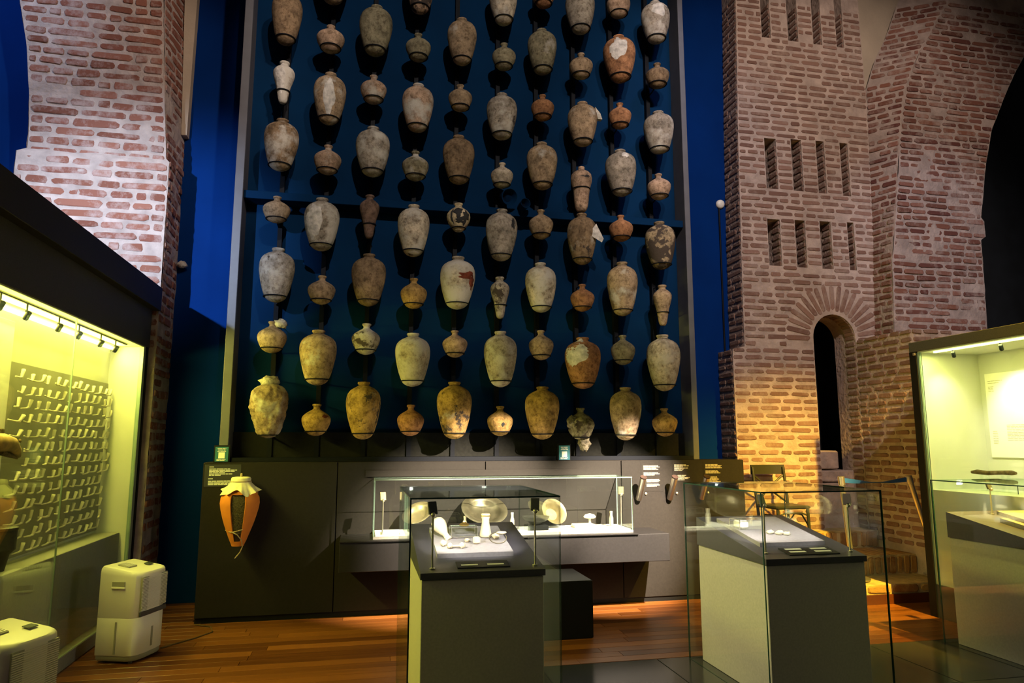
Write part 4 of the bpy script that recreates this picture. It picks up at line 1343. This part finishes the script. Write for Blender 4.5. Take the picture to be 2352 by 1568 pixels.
# ------------------------------------------------------------------ three floor showcases
def showcase(x0, y0, label, nb):
    """glass box x0..x0+.87, y0..y0+1.09 around a plinth with a sloping black top"""
    t = empty('floor_showcase', label, 'showcase', 'floor showcases', loc=(x0, y0, 0))
    w, d, zt, g = .868, 1.09, 1.285, .009
    pane(t, (0, w, 0, g, .002, zt))
    pane(t, (0, w, d - g, d, .002, zt))
    pane(t, (0, g, g, d - g, .002, zt))
    pane(t, (w - g, w, g, d - g, .002, zt))
    pane(t, (0, w, 0, d, zt, zt + g))
    box('plinth', 'plinth_grey', (.08, w - .075, .11, d - .06, 0.001, .828), t, .003)
    mb = MB()
    mb.prism([(.095, .832), (d - .055, .832), (d - .055, 1.035), (.095, .868)], lambda u, v, q: (q, u, v), .072, w - .067)
    mb.build('sloping_top', 'slab_black', t)
    return t


SL = (1.035 - .868) / (1.035 - .095)


def topz(y):          # height of the sloping top at local y
    return .868 + (y - .095) * SL


def on_slope(name, mat, x0, y0, b, parent, th, c=.004):
    """flat board lying on the sloping top (local extents b)"""
    a, e, p, q = b
    mb = MB()
    vs = []
    for dz in (.0008, th):
        for (x, y) in ((a, p), (e, p), (e, q), (a, q)):
            vs.append((x0 + x, y0 + y, topz(y) + dz))
    mb.add(vs, [(3, 2, 1, 0), (4, 5, 6, 7), (0, 1, 5, 4), (1, 2, 6, 5), (2, 3, 7, 6), (3, 0, 4, 7)])
    return mb.build(name, mat, parent)


def plaque(x0, y0, b, label, nl):
    p = tag(on_slope('label_plaque', 'black_print', x0, y0, b, None, .008), label, 'label', 'label plaques in the showcases')
    a, e, q, r = b
    mb = MB()
    n = 2
    for i in range(n):
        for j in range(nl):
            xa = a + (e - a) * (.08 + .5 * i); xb = xa + (e - a) * .32
            ya = q + (r - q) * (.25 + .4 * j) ; yb = ya + (r - q) * .2
            mb.add([(x0 + xa, y0 + ya, topz(ya) + .0095), (x0 + xb, y0 + ya, topz(ya) + .0095), (x0 + xb, y0 + yb, topz(yb) + .0095), (x0 + xa, y0 + yb, topz(yb) + .0095)], [(0, 1, 2, 3)])
    mb.build('text_lines', 'white_print', p, fix=False)
    return p


A0 = (.27, 4.0)
B0 = (2.448, 4.03)
D0 = (4.65, 3.98)
showcase(*A0, 'front glass showcase with ivory pieces and a bell-shaped finial', 1)
showcase(*B0, 'middle glass showcase with an acrylic box and pale fragments', 2)
showcase(*D0, 'glass showcase with stacked grey boards beside the right vitrine', 3)

# --- exhibits of the first showcase
x0, y0 = A0
tag(on_slope('display_board', 'board_grey', x0, y0, (.19, .66, .33, .86), None, .028), 'raised grey board under the ivory pieces in the front showcase', 'board', 'raised boards in the showcases')
plaque(x0, y0, (.29, .60, .145, .245), 'black label plaque with two text blocks in the front showcase', 1)


def sp(x, y, dz=.0):
    return (x0 + x, y0 + y, topz(y) + .029 + dz)


t = empty('ivory_flask', 'bulb-shaped ivory flask lying in the front showcase', 'flask')
MB().lathe([(.01, -.07), (.02, -.066), (.018, -.03), (.028, -.01), (.042, .02), (.048, .045), (.04, .075), (.02, .09), (.005, .094)], 24, sp(.255, .62, .048), axis=(-.5, .35, .75)).build('flask_body', 'ivory', t, smooth=True)
MB().lathe([(.019, -.072), (.023, -.068), (.023, -.058), (.019, -.054)], 20, sp(.255, .62, .048), axis=(-.5, .35, .75)).build('lip', 'ivory', t, smooth=True)
t = empty('acrylic_stand', 'clear acrylic stand block in the front showcase', 'stand')
q = sp(.395, .66)
box('clear_block', 'acrylic', (q[0] - .085, q[0] + .085, q[1] - .06, q[1] + .06, q[2], q[2] + .06), t)
mb = MB()
e_ = .0022
for (a, b) in ((-.085, -.06), (.085, -.06), (.085, .06), (-.085, .06)):
    mb.box(q[0] + a - e_, q[0] + a + e_, q[1] + b - e_, q[1] + b + e_, q[2], q[2] + .06)
for z in (.0, .06):
    for b in (-.06, .06):
        mb.box(q[0] - .085, q[0] + .085, q[1] + b - e_, q[1] + b + e_, q[2] + z - e_, q[2] + z + e_)
    for a in (-.085, .085):
        mb.box(q[0] + a - e_, q[0] + a + e_, q[1] - .06, q[1] + .06, q[2] + z - e_, q[2] + z + e_)
mb.build('bright_edges', 'steel', t)
t = empty('gold_brooch', 'small gold brooch on the clear acrylic stand', 'brooch')
MB().lathe([(.03, 0), (.034, .006), (.026, .014), (.012, .02), (.004, .024)], 12, (q[0] + .005, q[1], q[2] + .064), wob=lambda a, z: 1 + .15 * math.sin(6 * a)).build('brooch_body', 'gold', t, smooth=True)
MB().lathe([(.009, 0), (.008, .008), (.003, .011)], 12, (q[0] + .005, q[1], q[2] + .086)).build('stone', 'ivory', t, smooth=True)
t = empty('bell_finial', 'tall bell-shaped ivory finial standing in the front showcase', 'finial')
qq = sp(.535, .62)
MB().lathe([(.03, 0), (.037, .008), (.038, .02), (.032, .05), (.025, .085), (.0235, .11), (.028, .128), (.03, .14), (.026, .15), (.01, .152)], 28, qq).build('finial_body', 'ivory', t, smooth=True)
MB().lathe([(.031, .132), (.0325, .136), (.031, .14)], 28, qq).build('band', 'gold', t, smooth=True)
for (x, y, s, lab) in [(.40, .53, .016, 'round ivory bead beside the cubic piece'), (.245, .47, .022, 'flat ivory chip below the flask'), (.595, .58, .022, 'ivory knob beside the bell-shaped finial')]:
    o = lumps(MB(), (0, 0, s * .7), s, 1, x * 20 + y, (1, 1, .8)).build('ivory_piece', 'ivory', None, smooth=True, angle=180)
    o.location = sp(x, y)
    tag(o, lab + ' in the front showcase', 'piece', 'ivory pieces in the front showcase')
o = MB().cbox(-.022, .022, -.018, .018, 0, .045, .008).build('ivory_piece', 'ivory'); o.location = sp(.455, .49)
tag(o, 'cubic ivory piece in the middle of the front showcase', 'piece', 'ivory pieces in the front showcase')
t = empty('ivory_pin', 'double-headed ivory pin lying near the plaque in the front showcase', 'pin')
MB().lathe([(.006, -.03), (.006, .03)], 10, sp(.315, .415, .014), axis=(1, 0, 0)).build('shaft', 'ivory', t, smooth=True)
for s in (-1, 1):
    lumps(MB(), Vector(sp(.315, .415, .016)) + Vector((.038 * s, 0, 0)), .017, 1, 4 + s).build('pin_end', 'ivory', t, smooth=True, angle=180)
t = empty('bracelet', 'thin dark bracelet with a clasp beside the finial', 'bracelet')
qb = sp(.595, .50, .03)
MB().tube([(qb[0] + .055 * math.cos(2 * PI * i / 30), qb[1] + .02 * math.sin(2 * PI * i / 30), qb[2] + .032 * math.sin(2 * PI * i / 30)) for i in range(30)], .003, 6, closed=True).build('band', 'bronze_dark', t, smooth=True)
lumps(MB(), (qb[0] + .02, qb[1], qb[2] + .03), .02, 1, 8.8, (1.6, .8, .5)).build('clasp', 'ivory', t, smooth=True, angle=180)
stalk((x0 + .145, y0 + .16), topz(.16) + .0005, 1.185, .3, 'thin lamp on a pole at the jar side of the front showcase', 'stalk lamps', 'dark_plastic', 7, (x0 + .4, y0 + .6, 1.0))
stalk((x0 + .755, y0 + .16), topz(.16) + .0005, 1.195, -.3, 'thin lamp on a pole nearest the floor gap in the front showcase', 'stalk lamps', 'dark_plastic', 7, (x0 + .45, y0 + .6, 1.0))

# --- exhibits of the second showcase
x0, y0 = B0
tag(on_slope('display_board', 'board_grey', x0, y0, (.17, .66, .32, .90), None, .028), 'raised grey board under the acrylic box in the middle showcase', 'board', 'raised boards in the showcases')
plaque(x0, y0, (.27, .64, .14, .27), 'black label plaque with four text blocks in the middle showcase', 2)
t = empty('acrylic_box', 'bright clear acrylic box standing in the middle showcase', 'box')
q = sp(.26, .64)
box('clear_block', 'acrylic', (q[0] - .09, q[0] + .09, q[1] - .07, q[1] + .07, q[2], q[2] + .065), t)
box('white_insert', 'pale_board', (q[0] - .075, q[0] - .005, q[1] - .05, q[1] + .05, q[2] + .004, q[2] + .058), t, .01)
mb = MB()
for (a, b) in ((-.09, -.07), (.09, -.07), (.09, .07), (-.09, .07)):
    mb.box(q[0] + a - e_, q[0] + a + e_, q[1] + b - e_, q[1] + b + e_, q[2], q[2] + .065)
for b in (-.07, .07):
    mb.box(q[0] - .09, q[0] + .09, q[1] + b - e_, q[1] + b + e_, q[2] + .063, q[2] + .067)
for a in (-.09, .09):
    mb.box(q[0] + a - e_, q[0] + a + e_, q[1] - .07, q[1] + .07, q[2] + .063, q[2] + .067)
mb.build('bright_edges', 'steel', t)
for i, (x, y, s, lab) in enumerate([(.36, .50, .02, 'pale fragment just in front of the acrylic box'), (.42, .475, .022, 'middle pale fragment of the row before the acrylic box'), (.465, .46, .018, 'end pale fragment of the row before the acrylic box')]):
    o = lumps(MB(), (0, 0, s * .6), s, 1, i * 3 + 1.3, (1.3, .8, .7)).build('pale_fragment', 'white_clay', None, smooth=True, angle=180)
    o.location = sp(x, y)
    tag(o, lab, 'fragment', 'fragments in the middle showcase')
stalk((x0 + .135, y0 + .20), topz(.2) + .0005, 1.19, .5, 'thin lamp on a pole at the acrylic box side of the middle showcase', 'stalk lamps', 'dark_plastic', 7, (x0 + .35, y0 + .6, 1.0))
stalk((x0 + .745, y0 + .18), topz(.18) + .0005, 1.185, -.6, 'thin lamp on a pole at the stanchion side of the middle showcase', 'stalk lamps', 'steel_brushed', 6, (x0 + .4, y0 + .55, 1.0))

# --- exhibits of the third showcase
x0, y0 = D0
tag(on_slope('display_board', 'board_grey', x0, y0, (.27, .78, .2, .72), None, .035), 'lower grey board in the showcase beside the right vitrine', 'board', 'raised boards in the showcases')
o = on_slope('display_board', 'board_grey', x0, y0, (.33, .78, .45, .80), None, .03)
o.location.z += .036
tag(o, 'upper grey board stacked in the showcase beside the right vitrine', 'board', 'raised boards in the showcases')
t = empty('dark_tray', 'thin dark dish lying between the stacked grey boards', 'dish')
MB().lathe([(.02, .037), (.1, .04), (.13, .05), (.125, .052), (.09, .046), (.02, .043)], 32, (x0 + .52, y0 + .34, topz(.34) + .015)).build('dish_body', 'dark_pot', t, smooth=True)
MB().lathe([(.13, .05), (.134, .053), (.13, .056)], 32, (x0 + .52, y0 + .34, topz(.34) + .015)).build('dish_rim', 'bronze_dark', t, smooth=True)
stalk((x0 + .42, y0 + .93), topz(.93) + .0005, 1.22, .2, 'thin lamp on a pole in the showcase beside the right vitrine', 'stalk lamps', 'dark_plastic', 8, (x0 + .5, y0 + .5, .95))


# ------------------------------------------------------------------ left vitrine with clay pipes
GX = -2.04
LV = empty('tall_vitrine', 'long built-in glass vitrine with yellow-green light and rows of clay pipes', 'vitrine')
box('canopy', 'canopy_black', (-3.0, -1.965, 3.4, 7.27, 2.87, 3.10), LV, .004)
box('fascia', 'fascia_grey', (-3.0, -2.035, 3.4, 7.24, 2.50, 2.87), LV, .003)
box('soffit', 'vitrine_wall', (-2.40, -2.045, 3.4, 7.16, 2.488, 2.5), LV)
box('back_wall', 'vitrine_wall', (-2.40, -2.33, 3.4, 7.16, .1, 2.49), LV)
box('end_wall', 'vitrine_wall', (-2.33, -2.075, 7.10, 7.16, .1, 2.49), LV)
box('grey_ledge', 'vitrine_grey', (-2.33, -2.12, 3.4, 7.07, .1, .80), LV, .004)
box('end_strip', 'glass_edge_lit', (-2.075, -2.04, 7.09, 7.155, .1, 2.49), LV)
box('end_post', 'black_paint', (-2.40, -2.035, 7.165, 7.215, 0, 2.5), LV)
box('plinth', 'vitrine_grey', (-2.4, -2.035, 3.4, 7.16, 0, .1), LV, .003)
pane(LV, (GX - .01, GX, 3.4, 5.50, .102, 2.49), 'glass_edge_lit')
pane(LV, (GX - .01, GX, 5.508, 7.085, .102, 2.49), 'glass_edge_lit')
box('display_panel', 'pale_board', (-2.328, -2.30, 3.6, 5.20, .85, 2.40), LV, .003)
box('pipe_panel', 'pipe_board', (-2.329, -2.322, 5.22, 7.095, .82, 2.14), LV)
box('light_strip', 'led_core', (-2.315, -2.285, 3.5, 7.05, 2.455, 2.478), LV)
box('lamp_track', 'rail_black', (-2.14, -2.128, 3.5, 6.9, 2.480, 2.488), LV)
light('left_vitrine_strip', 'AREA', (-2.20, 5.3, 2.45), (-2.215, 5.3, 1.2), 4.5, (.95, 1.0, .15), 3.4, sy=.08)
light('left_vitrine_washer', 'AREA', (-2.27, 5.3, 2.44), (-1.2, 5.3, 2.0), 130, (1.0, .9, .14), 3.4, sy=.06)
for k, (yv, lab) in enumerate([(4.616, 'nearest the camera'), (4.955, 'second'), (5.445, 'third'), (5.805, 'fourth'), (6.264, 'fifth'), (6.614, 'last, by the pillar')]):
    t = empty('track_spotlight', 'small black spotlight on the left vitrine track, ' + lab + (' from the camera' if lab in ('second', 'third', 'fourth', 'fifth') else ''), 'spotlight', 'track spotlights in the left vitrine', loc=(-2.134, yv, 2.48))
    MB().tube([(0, 0, 0), (0, 0, -.05)], .006, 8).build('stem', 'rail_black', t, smooth=True)
    MB().lathe([(.013, -.03), (.018, -.025), (.018, .025), (.014, .03)], 14, (0, .008, -.072), axis=(-.5, .3, -.8)).build('lamp_head', 'rail_black', t, smooth=True)
    MB().lathe([(.009, -.008), (.009, .008)], 10, (0, 0, -.047), axis=(0, 1, 0)).build('swivel', 'rail_black', t, smooth=True)
light('left_vitrine_end_spot', 'SPOT', (-2.15, 6.75, 2.40), (-2.2, 7.1, 2.25), 1.6, (1, .9, .75), .01, 90, .8)

# clay pipes
stem_me = MB().tube([(0, -.10, -.004), (0, -.03, -.006), (0, 0, 0)], [.005, .0065, .0075], 8).mesh('stem', ['white_clay'], True)
bowl_me = MB().lathe([(.006, -.008), (.009, -.002), (.0105, .014), (.0115, .035), (.013, .056), (.009, .056), (.007, .02)], 14, (0, 0, 0), axis=(0, .42, .9)).mesh('bowl', ['white_clay'], True)
NR, NC = 13, 13
rp = random.Random(11)
for i in range(NR):
    for j in range(NC):
        if (i, j) in ((6, 0),):
            continue
        yv = 5.30 + j * .1435 + rp.uniform(-.012, .012) + (.012 * i)*.6
        if yv > 7.07:
            continue
        o = link('clay_pipe', bowl_me)
        o.location = (-2.275 + rp.uniform(-.01, .01), yv, 2.035 - i * .0975 + rp.uniform(-.006, .006))
        o.rotation_euler = (rp.uniform(-.12, .12), rp.uniform(-.1, .1), rp.uniform(-.25, .25))
        o.scale = (1, rp.uniform(.85, 1.2), rp.uniform(.85, 1.2))
        s = link('stem', stem_me, o)
        rl = 'top row' if i == 0 else ('bottom row' if i == NR - 1 else ORD[i + 1] + ' row down')
        cl = 'beside the pale panel' if j == 0 else ORD[j + 1] + ' from the pale panel'
        tag(o, 'white clay tobacco pipe in the ' + rl + ', ' + cl, 'pipe', 'clay pipes on the vitrine wall')
pin_me = MB().tube([(-.05, 0, 0), (0, 0, 0)], .003, 6).mesh('pin', ['steel'])

# carved figure and dark pot at the near end
t = empty('carved_figure', 'carved wooden animal head jutting from the pale panel in the left vitrine', 'carving', loc=(-2.23, 5.12, 1.60))
mb = MB()
mb.tube([(-.05, -.42, -.03), (0, -.25, 0), (.01, -.12, .0), (.015, -.02, -.01), (.01, .07, -.05), (0, .14, -.085), (-.01, .17, -.09)], [.05, .06, .058, .048, .034, .018, .006], 14)
mb.build('head', 'carved_wood', t, smooth=True)
MB().tube([(.0, -.1, -.06), (.01, .02, -.085), (.0, .13, -.105)], [.02, .014, .005], 10).build('lower_jaw', 'old_wood', t, smooth=True)
MB().lathe([(.004, 0), (.013, .004), (.011, .01), (.004, .012)], 14, (.055, -.0, .01), axis=(1, 0, .2)).build('eye', 'old_wood', t, smooth=True)
box('mounting_board', 'old_wood', (-.068, -.045, -.4, .03, -.07, .09), t, .005)
t = empty('dark_pot', 'dark iron pot on the ledge of the left vitrine', 'pot', loc=(-2.22, 5.10, .801))
MB().lathe([(.04, 0), (.06, .1), (.09, .13), (.092, .25), (.086, .255), (.082, .25), (.08, .14)], 32).build('pot_body', 'dark_pot', t, smooth=True)
MB().lathe([(.088, .245), (.096, .25), (.096, .265), (.088, .27)], 32).build('pot_rim', 'dark_pot', t, smooth=True)

# ------------------------------------------------------------------ right vitrine
RX = 5.25
RVt = empty('corner_vitrine', 'glowing glass vitrine with a white information panel near the steps', 'vitrine')
box('canopy', 'fascia_grey', (5.245, 6.8, 3.2, 5.85, 2.475, 2.57), RVt, .003)
box('end_post', 'black_paint', (5.245, 5.30, 5.765, 5.85, 0, 2.475), RVt)
box('end_wall', 'vitrine_wall', (5.30, 5.97, 5.755, 5.80, .3, 2.475), RVt)
box('back_wall', 'vitrine_wall', (5.95, 6.02, 3.2, 5.755, .3, 2.475), RVt)
box('soffit', 'vitrine_wall', (5.255, 5.95, 3.2, 5.755, 2.463, 2.475), RVt)
box('ledge', 'vitrine_wall', (5.27, 5.95, 3.2, 5.755, .3, 1.16), RVt)
box('base', 'fascia_grey', (5.255, 6.02, 3.2, 5.8, 0, .3), RVt)
box('end_strip', 'glass_edge_lit', (5.255, 5.275, 5.735, 5.765, .3, 2.463), RVt)
pane(RVt, (5.25, 5.26, 3.2, 5.735, .302, 2.463), 'glass_edge_lit')
box('light_strip', 'led_core', (5.31, 5.335, 3.3, 5.62, 2.447, 2.462), RVt)
box('lock', 'steel', (5.238, 5.245, 5.77, 5.80, 2.44, 2.465), RVt, .002)
light('right_vitrine_strip', 'AREA', (5.33, 4.5, 2.44), (5.37, 4.5, 1.2), 36, (.97, 1.0, .26), 2.3, sy=.06)
light('right_vitrine_end_spot', 'SPOT', (5.42, 5.45, 2.40), (5.52, 5.76, 1.95), 14, (1, .86, .66), .01, 70, .9)
light('right_vitrine_panel_spot', 'SPOT', (5.42, 5.2, 2.40), (5.94, 5.3, 1.85), 45, (1, .95, .8), .01, 70, .8)
ip = tag(box('information_sheet', 'paper', (5.938, 5.949, 4.2, 5.69, 1.46, 2.262)), 'large white information sheet on the wall of the right vitrine', 'poster')
fp = lambda u, v: (5.9375, -u, v)
R = [(-5.66, -5.50, 2.185), (-5.66, -5.54, 2.165)] + [(-5.66, -5.60, 2.13 - .014 * i) for i in range(4)]
R += [(-5.655, -5.60, 1.70 - .016 * i) for i in range(8)] + [(-5.50, -5.2, 1.76 - .014 * i) for i in range(11)]
lines(ip, 'text_lines', 'grey_print', R, fp, .006)
t = empty('wooden_rod', 'dark worn wooden rod resting on clear supports in the right vitrine', 'rod')
MB().tube([(5.62, 5.62, 1.325), (5.62, 5.56, 1.33), (5.62, 5.45, 1.323), (5.62, 5.3, 1.333), (5.62, 5.2, 1.335), (5.62, 5.16, 1.333)], [.014, .022, .02, .019, .022, .012], 12).build('rod_body', 'old_wood', t, smooth=True)
for yv in (5.52, 5.46, 5.30, 5.24):
    MB().tube([(5.62, yv, 1.161), (5.62, yv, 1.308)], .013, 10).build('clear_support', 'acrylic', t, smooth=True)
for k, (yv, lab) in enumerate([(5.45, 'by the end wall'), (4.95, 'in the middle'), (4.66, 'nearest the camera')]):
    t = empty('track_spotlight', 'small black spotlight under the right vitrine canopy, ' + lab, 'spotlight', 'track spotlights in the right vitrine', loc=(5.36, yv, 2.463))
    MB().tube([(0, 0, 0), (0, 0, -.03)], .006, 8).build('stem', 'rail_black', t, smooth=True)
    MB().lathe([(.012, -.03), (.017, -.025), (.017, .025), (.013, .03)], 14, (.008, 0, -.05), axis=(.5, .3, -.8)).build('lamp_head', 'rail_black', t, smooth=True)


# ------------------------------------------------------------------ dehumidifiers
def dehumidifier(loc, rot, label, front_facing):
    t = empty('dehumidifier', label, 'dehumidifier', 'dehumidifiers by the left vitrine', loc=loc, rot=rot)
    w, d, h = .185, .155, .665          # half width (x), half depth (y), height
    def ring(s, ox=0):
        pts = []
        W, D = w * s, d * s
        # rounded plan with a bowed front (towards -y) 
        for (x, y) in ((-W, D), (-W, -D * .55), (-W * .93, -D * .8), (-W * .72, -D * .97), (-W * .35, -D * 1.04), (W * .35, -D * 1.04), (W * .72, -D * .97), (W * .93, -D * .8), (W, -D * .55), (W, D), (W * .92, D * 1.08), (-W * .92, D * 1.08)):
            pts.append((x, y))
        return pts
    def shell(name, mat, levels):
        mb = MB()
        k = 12
        for (z, s, sl) in levels:
            for (x, y) in ring(s):
                mb.v.append((x, y, z + sl * (y / d)))
        for a in range(len(levels) - 1):
            for i in range(k):
                j = (i + 1) % k
                mb.face((a * k + i, a * k + j, a * k + k + j, a * k + k + i))
        mb.face(list(range(k - 1, -1, -1))); mb.face([(len(levels) - 1) * k + i for i in range(k)])
        return mb.build(name, mat, t, smooth=True, angle=35)
    shell('base', 'grey_plastic', [(.018, .93, 0), (.03, .97, 0), (.055, .97, 0)])
    shell('lower_body', 'white_plastic', [(.056, .985, 0), (.06, 1, 0), (.318, 1, 0), (.320, .995, 0)])
    box('dark_band', 'dark_plastic', (-.15, .15, -.1645, -.15, .325, .36), t, .002)
    shell('upper_body', 'white_plastic', [(.321, .995, 0), (.323, 1, 0), (h - .045, 1, .014), (h - .02, .985, .02), (h - .004, .93, .024), (h, .86, .026)])
    # top controls
    mb = MB(); mb.cbox(-.07, .02, -.03, .07, -.004, .004, .002)
    o = mb.build('top_grille', 'grey_plastic', t); o.location = (-.03, .02, h + .008); o.rotation_euler = (math.radians(9), 0, 0)
    for i in range(6):
        s = box('slat', 'white_plastic', (-.065, .015, -.022 + i * .016, -.014 + i * .016, .004, .007), o)
    o = box('display', 'screen_dark', (-.03, .03, -.022, .022, -.003, .003), t, .001); o.location = (.095, -.03, h + .004); o.rotation_euler = (math.radians(9), 0, 0)
    # side handle
    o = box('handle_recess', 'grey_plastic', (-.196, -.186, -.05, .05, .545, .58), t)
    o = box('handle', 'white_plastic', (-.20, -.186, -.055, .055, .53, .545), t, .003)
    # front grille of fine slats on the bowed front and vertical groove
    g = empty_part('front_grille', t)
    for i in range(22):
        z = .372 + i * .0105
        mb = MB(); mb.box(-.145, .145, -.1655, -.155, z, z + .005)
        mb.build('slat', 'white_plastic', g)
    box('water_window', 'grey_plastic', (-.01, .01, -.1635, -.155, .09, .23), t)
    box('side_groove', 'grey_plastic', (-.1915, -.186, -.006, .006, .07, .295), t)
    for (sx, sy) in ((-1, -1), (1, -1), (1, 1), (-1, 1)):
        MB().lathe([(.014, 0), (.016, .004), (.016, .018)], 12, (sx * .14, sy * .1, .001)).build('caster', 'dark_plastic', t, smooth=True)
    return t


def empty_part(name, parent):
    o = MB().box(-.147, .147, -.160, -.1545, .366, .606).build(name, 'grey_plastic', parent)
    return o


dehumidifier((-1.665, 6.02, 0), math.radians(70), 'white dehumidifier standing whole by the end of the left vitrine', True)
dehumidifier((-1.70, 4.10, 0), math.radians(70), 'nearer white dehumidifier cut off by the picture edge', True)
MB_c = MB().tube([(-1.50, 6.20, .006), (-1.3, 6.45, .006), (-1.2, 6.62, .006), (-1.25, 6.8, .006), (-1.4, 6.9, .006)], .005, 6)
tag(MB_c.build('power_cord', 'old_wood', smooth=True), 'thin brown power cord on the floor behind the dehumidifier', 'cord')


# ------------------------------------------------------------------ cross-back chair on the steps
t = empty('bistro_chair', 'dark cross-back bistro chair on the brick steps before the tower', 'chair', loc=(4.535, 7.05, .39), rot=math.radians(3))
def cb(pts, r, name, n=10):
    return MB().tube(pts, r, n).build(name, 'chair_dark', t, smooth=True)
H = .955
for s in (-1, 1):
    cb([(s * .17, .17, 0.003), (s * .185, .16, .3), (s * .195, .165, .5), (s * .2, .2, .75), (s * .2, .225, H - .02)], .017, 'back_leg')
    cb([(s * .19, -.2, 0.003), (s * .185, -.18, .5)], .017, 'front_leg')
    cb([(s * .187, -.17, .33), (s * .186, -.08, .43), (s * .19, .05, .43), (s * .19, .15, .33)], .009, 'side_hoop')
MB().cbox(-.215, .215, -.21, .18, .50, .535, .015).build('seat', 'chair_dark', t)
mb = MB()
for i in range(13):
    s = i / 12
    x = -.215 + .43 * s
    yv = .225 + .035 * math.sin(PI * s)
    for (dy, z) in ((0, H - .10), (.018, H - .10), (.018, H + .005), (0, H + .005)):
        mb.v.append((x, yv + dy, z))
for i in range(12):
    for k in range(4):
        j = (k + 1) % 4
        mb.face((i * 4 + k, i * 4 + j, i * 4 + 4 + j, i * 4 + 4 + k))
mb.face((3, 2, 1, 0)); mb.face((48, 49, 50, 51))
mb.build('top_rail', 'chair_dark', t, smooth=True)
cb([(-.19, .22, H - .11), (0, .24, .70), (.195, .17, .54)], .011, 'cross_bar')
cb([(.19, .22, H - .11), (0, .235, .70), (-.195, .17, .54)], .011, 'cross_bar')
cb([(-.187, -.18, .43), (-.1, -.185, .46), (.1, -.185, .46), (.187, -.18, .43)], .009, 'front_hoop')

# ------------------------------------------------------------------ stanchions with blue belt
def stanchion(bx, by, bz, tx, ty, tz, label):
    t = empty('barrier_post', label, 'barrier', 'polished barrier posts', loc=(bx, by, bz))
    MB().lathe([(.155, 0), (.16, .006), (.155, .016), (.09, .03), (.04, .04), (.03, .06)], 40).build('base', 'steel', t, smooth=True)
    top = Vector((tx - bx, ty - by, tz - bz))
    ax = top.normalized()
    MB().tube([ax * .03, top - ax * .09], .026, 20).build('pole', 'steel', t, smooth=True)
    MB().lathe([(.03, 0), (.033, .003), (.033, .085), (.028, .09)], 24, top - ax * .09, axis=ax).build('belt_head', 'steel', t, smooth=True)
    return t


stanchion(6.06, 6.58, .1995, 5.80, 6.62, 1.245, 'polished barrier post leaning by the right vitrine')
stanchion(5.03, 6.60, .1995, 4.97, 6.62, 1.245, 'upright polished barrier post behind the middle showcase')
mb = MB()
for i in range(25):
    s = i / 24
    tw = PI * s
    x = 5.0 + .775 * s
    z = 1.205 - .028 * math.sin(PI * s)
    hh = .024 * max(.28, abs(math.cos(tw)))
    mb.v += [(x, 6.62 - .02 * math.sin(tw), z + hh), (x, 6.62 + .02 * math.sin(tw), z - hh), (x, 6.6235 + .02 * math.sin(tw), z - hh), (x, 6.6235 - .02 * math.sin(tw), z + hh)]
for i in range(24):
    for k in range(4):
        j = (k + 1) % 4
        mb.face((i * 4 + k, i * 4 + j, i * 4 + 4 + j, i * 4 + 4 + k))
tag(mb.build('barrier_belt', 'belt_blue', smooth=True), 'twisted blue belt stretched between the two barrier posts', 'belt')

# ------------------------------------------------------------------ small wall fittings
t = empty('smoke_detector', 'round white smoke detector on the blue wall beside the tower', 'detector')
MB().lathe([(.055, 0), (.058, .01), (.055, .03), (.04, .045), (.015, .05)], 28, (4.39, 7.85, 4.62), axis=(0, -1, -.15)).build('housing', 'white_plastic', t, smooth=True)
MB().lathe([(.045, .034), (.046, .038), (.043, .04)], 28, (4.39, 7.85, 4.62), axis=(0, -1, -.15)).build('vent_ring', 'grey_plastic', t, smooth=True)
tag(MB().tube([(4.375, 7.84, 4.58), (4.37, 7.84, 3.0), (4.37, 7.84, 0.02)], .012, 8).build('conduit', 'rail_black', smooth=True), 'thin black conduit running down below the smoke detector', 'conduit')
o = lumps(MB(), (-1.93, 7.78, 3.47), .042, 1, 2.6, (1.15, .8, .9)).build('stone_knob', 'crust', None, smooth=True, angle=180)
tag(o, 'pale stone knob sticking out from the edge of the brick pillar', 'knob')

t = empty('ceiling_spotlight', 'black ceiling spotlight aimed at the jars, with added out-of-view blades trimming its beam', 'spotlight')
MB().lathe([(.07, -.42), (.11, -.38), (.11, -.05), (.10, -.05)], 24, (1.1, -2.4, 7.9), axis=(0, .94, -.34)).build('housing', 'rail_black', t, smooth=True)
mb = MB(); mb.prism([(-.3, 0), (.3, 0), (.3, .16), (-.3, .16)], lambda u, v, d: (1.1 + u, -2.09 + d, 7.56 + v), 0, .004)
mb.build('added_beam_blade', 'rail_black', t)  # unseen blade, added to cut the jar beam off below
for sx in (-1, 1):
    xx = 1.1 + sx * (.0775 if sx > 0 else .0755)
    MB().box(min(xx, xx + sx * .16), max(xx, xx + sx * .16), -2.09, -2.086, 7.5, 8.2).build('added_beam_blade', 'rail_black', t)  # unseen side blades, added to keep the beam off the posts
MB().tube([(1.1, -2.45, 7.92), (1.1, -2.45, 9.4)], .015, 8).build('hanger', 'rail_black', t, smooth=True)
